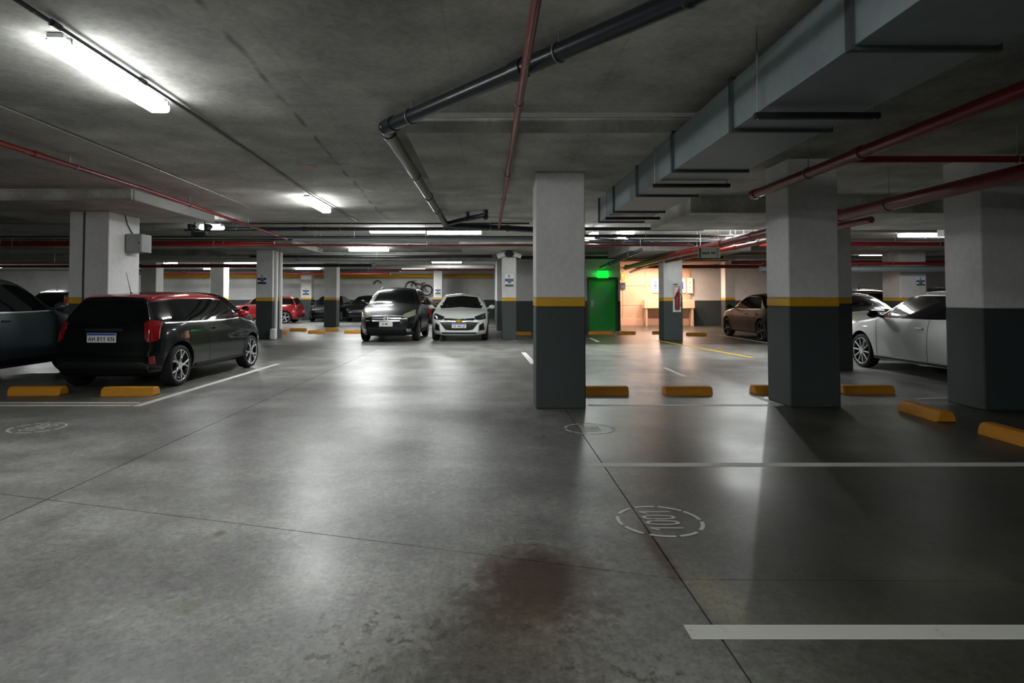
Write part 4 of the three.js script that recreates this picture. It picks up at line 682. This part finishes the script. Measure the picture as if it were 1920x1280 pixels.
    if (o.antenna) { const an = hit(B, 'top', 0.12, -0.9); part('antenna', [rod(an, an.clone().add(new THREE.Vector3(0, 0.22, -0.05)), 0.007, 8, 0.004), ball(an, 0.03)], M.black, t); }
  } else {
    both('side_window', [[-0.38, 1.565], [0.0, 1.57], [0.2, 1.545]], [[-0.38, 1.13], [0.3, 1.125], [0.9, 1.15]], 0.004, glass, 12, 8);
    both('side_window', [[-1.28, 1.54], [-0.8, 1.565], [-0.45, 1.565]], [[-1.34, 1.14], [-0.8, 1.135], [-0.45, 1.13]], 0.004, glass, 10, 8);
    both('side_window', [[-1.75, 1.49], [-1.6, 1.51], [-1.36, 1.53]], [[-1.8, 1.24], [-1.6, 1.17], [-1.42, 1.15]], 0.004, glass, 8, 8);
    both('window_pillar', [[-0.45, 1.565], [-0.38, 1.565]], [[-0.45, 1.13], [-0.38, 1.13]], 0.003, M.glass, 2, 8, 'black pillar'); both('window_pillar', [[-1.36, 1.53], [-1.28, 1.54]], [[-1.42, 1.15], [-1.34, 1.14]], 0.003, M.glass, 2, 8, 'black pillar');
    mid('windshield', 'front', [[-0.54, 1.57], [0, 1.625], [0.54, 1.57]], [[-0.7, 1.15], [0, 1.195], [0.7, 1.15]], 0.005, glass, 14, 8);
    mid('rear_window', 'rear', [[-0.56, 1.48], [0, 1.5], [0.56, 1.48]], [[-0.68, 1.16], [0, 1.14], [0.68, 1.16]], 0.005, glass, 14, 8);
    for (const s of [-1, 1]) { const pts = [-1.5, -0.9, -0.3, 0.1].map((z) => hit(B, 'top', s * 0.56, z).add(new THREE.Vector3(0, z === -1.5 || z === 0.1 ? 0 : 0.045, 0))); part('roof_rail', new THREE.TubeGeometry(new THREE.CatmullRomCurve3(pts), 20, 0.016, 8), o.rail || M.steel, t, 'roof rail'); }
    mir('headlight', 'front', [[0.5, 0.86], [0.66, 0.93], [0.82, 1.0]], [[0.48, 0.77], [0.64, 0.75], [0.83, 0.82]], 0.012, M.lamp, 10, 5, 'bright headlight');
    mid('grille', 'front', [[-0.5, 0.83], [0.5, 0.83]], [[-0.4, 0.66], [0.4, 0.66]], 0.008, M.trim, 14, 5);
    for (const [y, h, w] of [[0.815, 0.022, 0.5], [0.755, 0.03, 0.44], [0.68, 0.036, 0.42]]) mid('grille_bar', 'front', [[-w, y], [w, y]], [[-w * 0.96, y - h], [w * 0.96, y - h]], 0.02, M.chrome, 12, 2, 'chrome grille bar');
    if (o.emblem) { const z = hit(B, 'front', 0, 0.755).z + 0.03, e = []; for (const s of [-1, 1]) { const b = new RoundedBoxGeometry(0.024, 0.13, 0.02, 1, 0.005); b.rotateZ(s * -0.14); b.translate(s * 0.042, 0.755, z); e.push(b); } e.push(new RoundedBoxGeometry(0.075, 0.022, 0.018, 1, 0.005).translate(0, 0.752, z)); part('emblem', e, M.chrome, t, 'chrome letter H emblem'); part('emblem_frame', new THREE.TorusGeometry(0.088, 0.009, 8, 28).scale(1, 0.92, 1).translate(0, 0.755, z - 0.006), M.chrome, t); }
    mid('bumper_intake', 'front', [[-0.6, 0.46], [0.6, 0.46]], [[-0.52, 0.28], [0.52, 0.28]], 0.008, M.trim, 12, 4); mir('fog_light', 'front', [[0.6, 0.42], [0.72, 0.42]], [[0.6, 0.32], [0.72, 0.32]], 0.016, M.lamp, 5, 5);
    mir('tail_light', 'rear', [[0.64, 1.42], [0.72, 1.4]], [[0.68, 0.9], [0.8, 0.9]], 0.01, M.tail, 5, 10, 'red tail light');
    for (const s of sides) { part('sill_trim', overlay(B, s, [[-0.95, 0.36], [0.98, 0.36]], [[-0.95, 0.25], [0.98, 0.25]], 0.012, 12, 2), M.trim, t, 'dark sill'); part('belt_trim', strip(B, s, [[-1.8, 1.14], [-0.8, 1.12], [0.0, 1.11], [0.92, 1.13]], 0.022, 0.009), M.chrome, t, 'chrome belt line'); }
    seam.push([[-0.41, 1.12], [-0.42, 0.7], [-0.38, 0.36]], [[0.9, 1.12], [0.84, 0.7], [0.88, 0.38]], [[-1.36, 1.13], [-1.24, 0.9], [-0.92, 0.66]]);
    const an = hit(B, 'top', 0.1, -1.4); part('antenna', [rod(an, an.clone().add(new THREE.Vector3(0, 0.2, -0.06)), 0.007, 8, 0.004), ball(an, 0.03)], M.black, t);
  }
  for (const s of sides) {
    part('panel_gap', seam.map((l) => strip(B, s, l, 0.008, 0.0025)), M.black, t, 'dark door gaps');
    for (const z of type === 'hatch' ? [-0.25] : [-0.28, -1.05]) { const y = bt - 0.12, p = hit(B, s, z, y), k = s === 'right' ? 1 : -1; if (p) part('door_handle', new RoundedBoxGeometry(0.03, 0.03, 0.17, 2, 0.012).translate(p.x + k * 0.018, y, z), o.handle || paint, t); }
    const k = s === 'right' ? 1 : -1, mz = type === 'hatch' ? 0.5 : type === 'sedan' ? 0.78 : 0.78, my = bt + 0.1, mp = hit(B, s, mz, bt + 0.04);
    const m = new THREE.SphereGeometry(0.1, 20, 14); m.scale(1.05, 0.72, 0.62); m.translate(mp.x + k * 0.17, my, mz); part('mirror', [m, rod(new THREE.Vector3(mp.x - k * 0.02, my - 0.05, mz), new THREE.Vector3(mp.x + k * 0.12, my - 0.02, mz), 0.025, 10)], o.mirror || paint, t, o.mirror ? 'mirror cap in the roof colour' : undefined);
  }
  if (o.plate !== undefined) { const v = o.plateAt[0], y = o.plateAt[1], p = hit(B, v, 0, y), k = v === 'front' ? 1 : -1, b = new RoundedBoxGeometry(o.plateAt[2] || 0.44, 0.14, 0.012, 2, 0.005), f = new THREE.PlaneGeometry((o.plateAt[2] || 0.44) - 0.014, 0.128); if (k < 0) f.rotateY(Math.PI); const pl = part('license_plate', b.translate(0, y, p.z + k * 0.03), M.housing, t); part('plate_print', f.translate(0, y, p.z + k * 0.0365), std({ map: plateTex(o.plate, o.plateKind), roughness: 0.4 }), pl, 'plate lettering'); }
  const style = o.wheels || 'five', key = type + style, Wp = wheelCache[key] || (wheelCache[key] = wheelParts(T, style));
  for (const z of T.ax) for (const s of [-1, 1]) { const w = new THREE.Group(); w.name = numbered('wheel'); w.position.set(s * (hw - 0.12), T.R + 0.001, z); if (s < 0) w.rotation.y = Math.PI; w.rotateX((z + s) * 1.3); t.add(w); part('tyre', Wp.ty, M.tyre, w); part('rim', Wp.dish, M.rimDark, w); part('spokes', Wp.sp, o.rims || M.rim, w, 'bright spokes'); }
  t.position.set(o.x, 0, -o.d); t.rotation.y = Math.PI - THREE.MathUtils.degToRad(o.heading || 0); return t;
}
const C = { mini: carPaint(0x030b0a, 0.1, 0.3, 0.75), roof: carPaint(0x9c1218, 0.1, 0.3), blue: carPaint(0x3b474b, 0.4, 0.35), black: carPaint(0x050708, 0.1, 0.35, 0.4), white: carPaint(0xd9ddd8, 0, 0.35), silver: carPaint(0xb9bdbb, 0.25, 0.38), brown: carPaint(0x0a0909, 0.1, 0.4, 0.25), red: carPaint(0x8a0f14, 0.2, 0.3), tan: carPaint(0x7a5f48, 0.45, 0.35), pale: carPaint(0x8f8f88, 0.3, 0.35) };
makeCar('hatchback_car', 'small black hatchback with a red roof and red mirror caps parked nose in at left', 'hatch', C.mini, { x: -5.53, d: 10.83, heading: 3, roof: C.roof, mirror: C.roof, plate: 'AH 811 KN', plateAt: ['rear', 0.77], wheels: 'twin' });
makeCar('sport_utility_car', 'blue grey sport utility car with chrome belt line cut by the left edge', 'suv', C.blue, { x: -8.62, d: 10.1, heading: 0 });
makeCar('sport_utility_car', 'dark sport utility car with chrome grille facing the viewer in the middle bay', 'suv', C.black, { x: -3.1, d: 20.7, heading: 180, emblem: true, plate: '', plateKind: 'old', plateAt: ['front', 0.56, 0.4] });
makeCar('hatchback_car', 'white car with black lower grille and gold emblem facing the viewer beside a column', 'sedan', C.white, { x: -0.93, d: 21.05, heading: 180, front: 'bow', plate: 'AE 484 JE', plateAt: ['front', 0.5], antenna: true });
makeCar('sedan_car', 'white sedan seen from its left side behind the broad right column', 'sedan', C.silver, { x: 8.12, d: 10.62, heading: 0, wheels: 'ten', mirror: C.black });
makeCar('sedan_car', 'glossy dark brown sedan left of the duct side column near the lobby', 'sedan', C.brown, { x: 9.32, d: 20.5, heading: 0, chrome: true, rims: M.rimDark });
makeCar('sedan_car', 'dark sedan mostly hidden behind the bonnet of the white sedan', 'sedan', C.pale, { x: 8.95, d: 15.55, heading: 180 });
makeCar('sport_utility_car', 'tan sport utility car with black rear window far behind the white sedan', 'suv', C.tan, { x: 13.1, d: 23.0, heading: 0, rail: M.black });
makeCar('sport_utility_car', 'dark sport utility car with roof rails right of the far number plate column', 'suv', C.black, { x: 16.1, d: 23.2, heading: 0, rail: M.black });
makeCar('sedan_car', 'black car just behind the front end of the red roofed hatchback', 'sedan', C.black, { x: -7.8, d: 16.3, heading: 0 });
makeCar('hatchback_car', 'red hatchback far back beside the twin pipe column', 'hatch', C.red, { x: -12.1, d: 33.2, heading: 270 });
makeCar('sedan_car', 'black car far back seen between two columns at centre left', 'sedan', C.black, { x: -9.4, d: 36.7, heading: 180 });
makeCar('sedan_car', 'black car far back just left of the dark sport utility car', 'sedan', C.black, { x: -7.15, d: 36.4, heading: 184 });
makeCar('hatchback_car', 'red car far back glimpsed between the two cars that face the viewer', 'hatch', C.red, { x: -3.85, d: 33.4, heading: 0, plate: '', plateKind: 'old', plateAt: ['rear', 0.77] });
makeCar('sedan_car', 'pale car in the far left rows behind the wide white column', 'sedan', C.white, { x: -16, d: 27.2, heading: 184 });
makeCar('sport_utility_car', 'dark car in the far left rows beside the end columns', 'suv', C.black, { x: -18.3, d: 27.5, heading: 0 });

// ---------------------------------------------------------------- every thing's origin at its own base
scene.updateMatrixWorld(true);
for (const o of [...scene.children]) {
  if (o.isLight || o.isCamera || o.position.lengthSq() > 0) continue;
  const b = new THREE.Box3().setFromObject(o), c = new THREE.Vector3((b.min.x + b.max.x) / 2, b.min.y, (b.min.z + b.max.z) / 2);
  if (o.isMesh) o.geometry.translate(-c.x, -c.y, -c.z); else for (const k of o.children) k.position.sub(c);
  o.position.copy(c);
}
renderer.render(scene, camera);
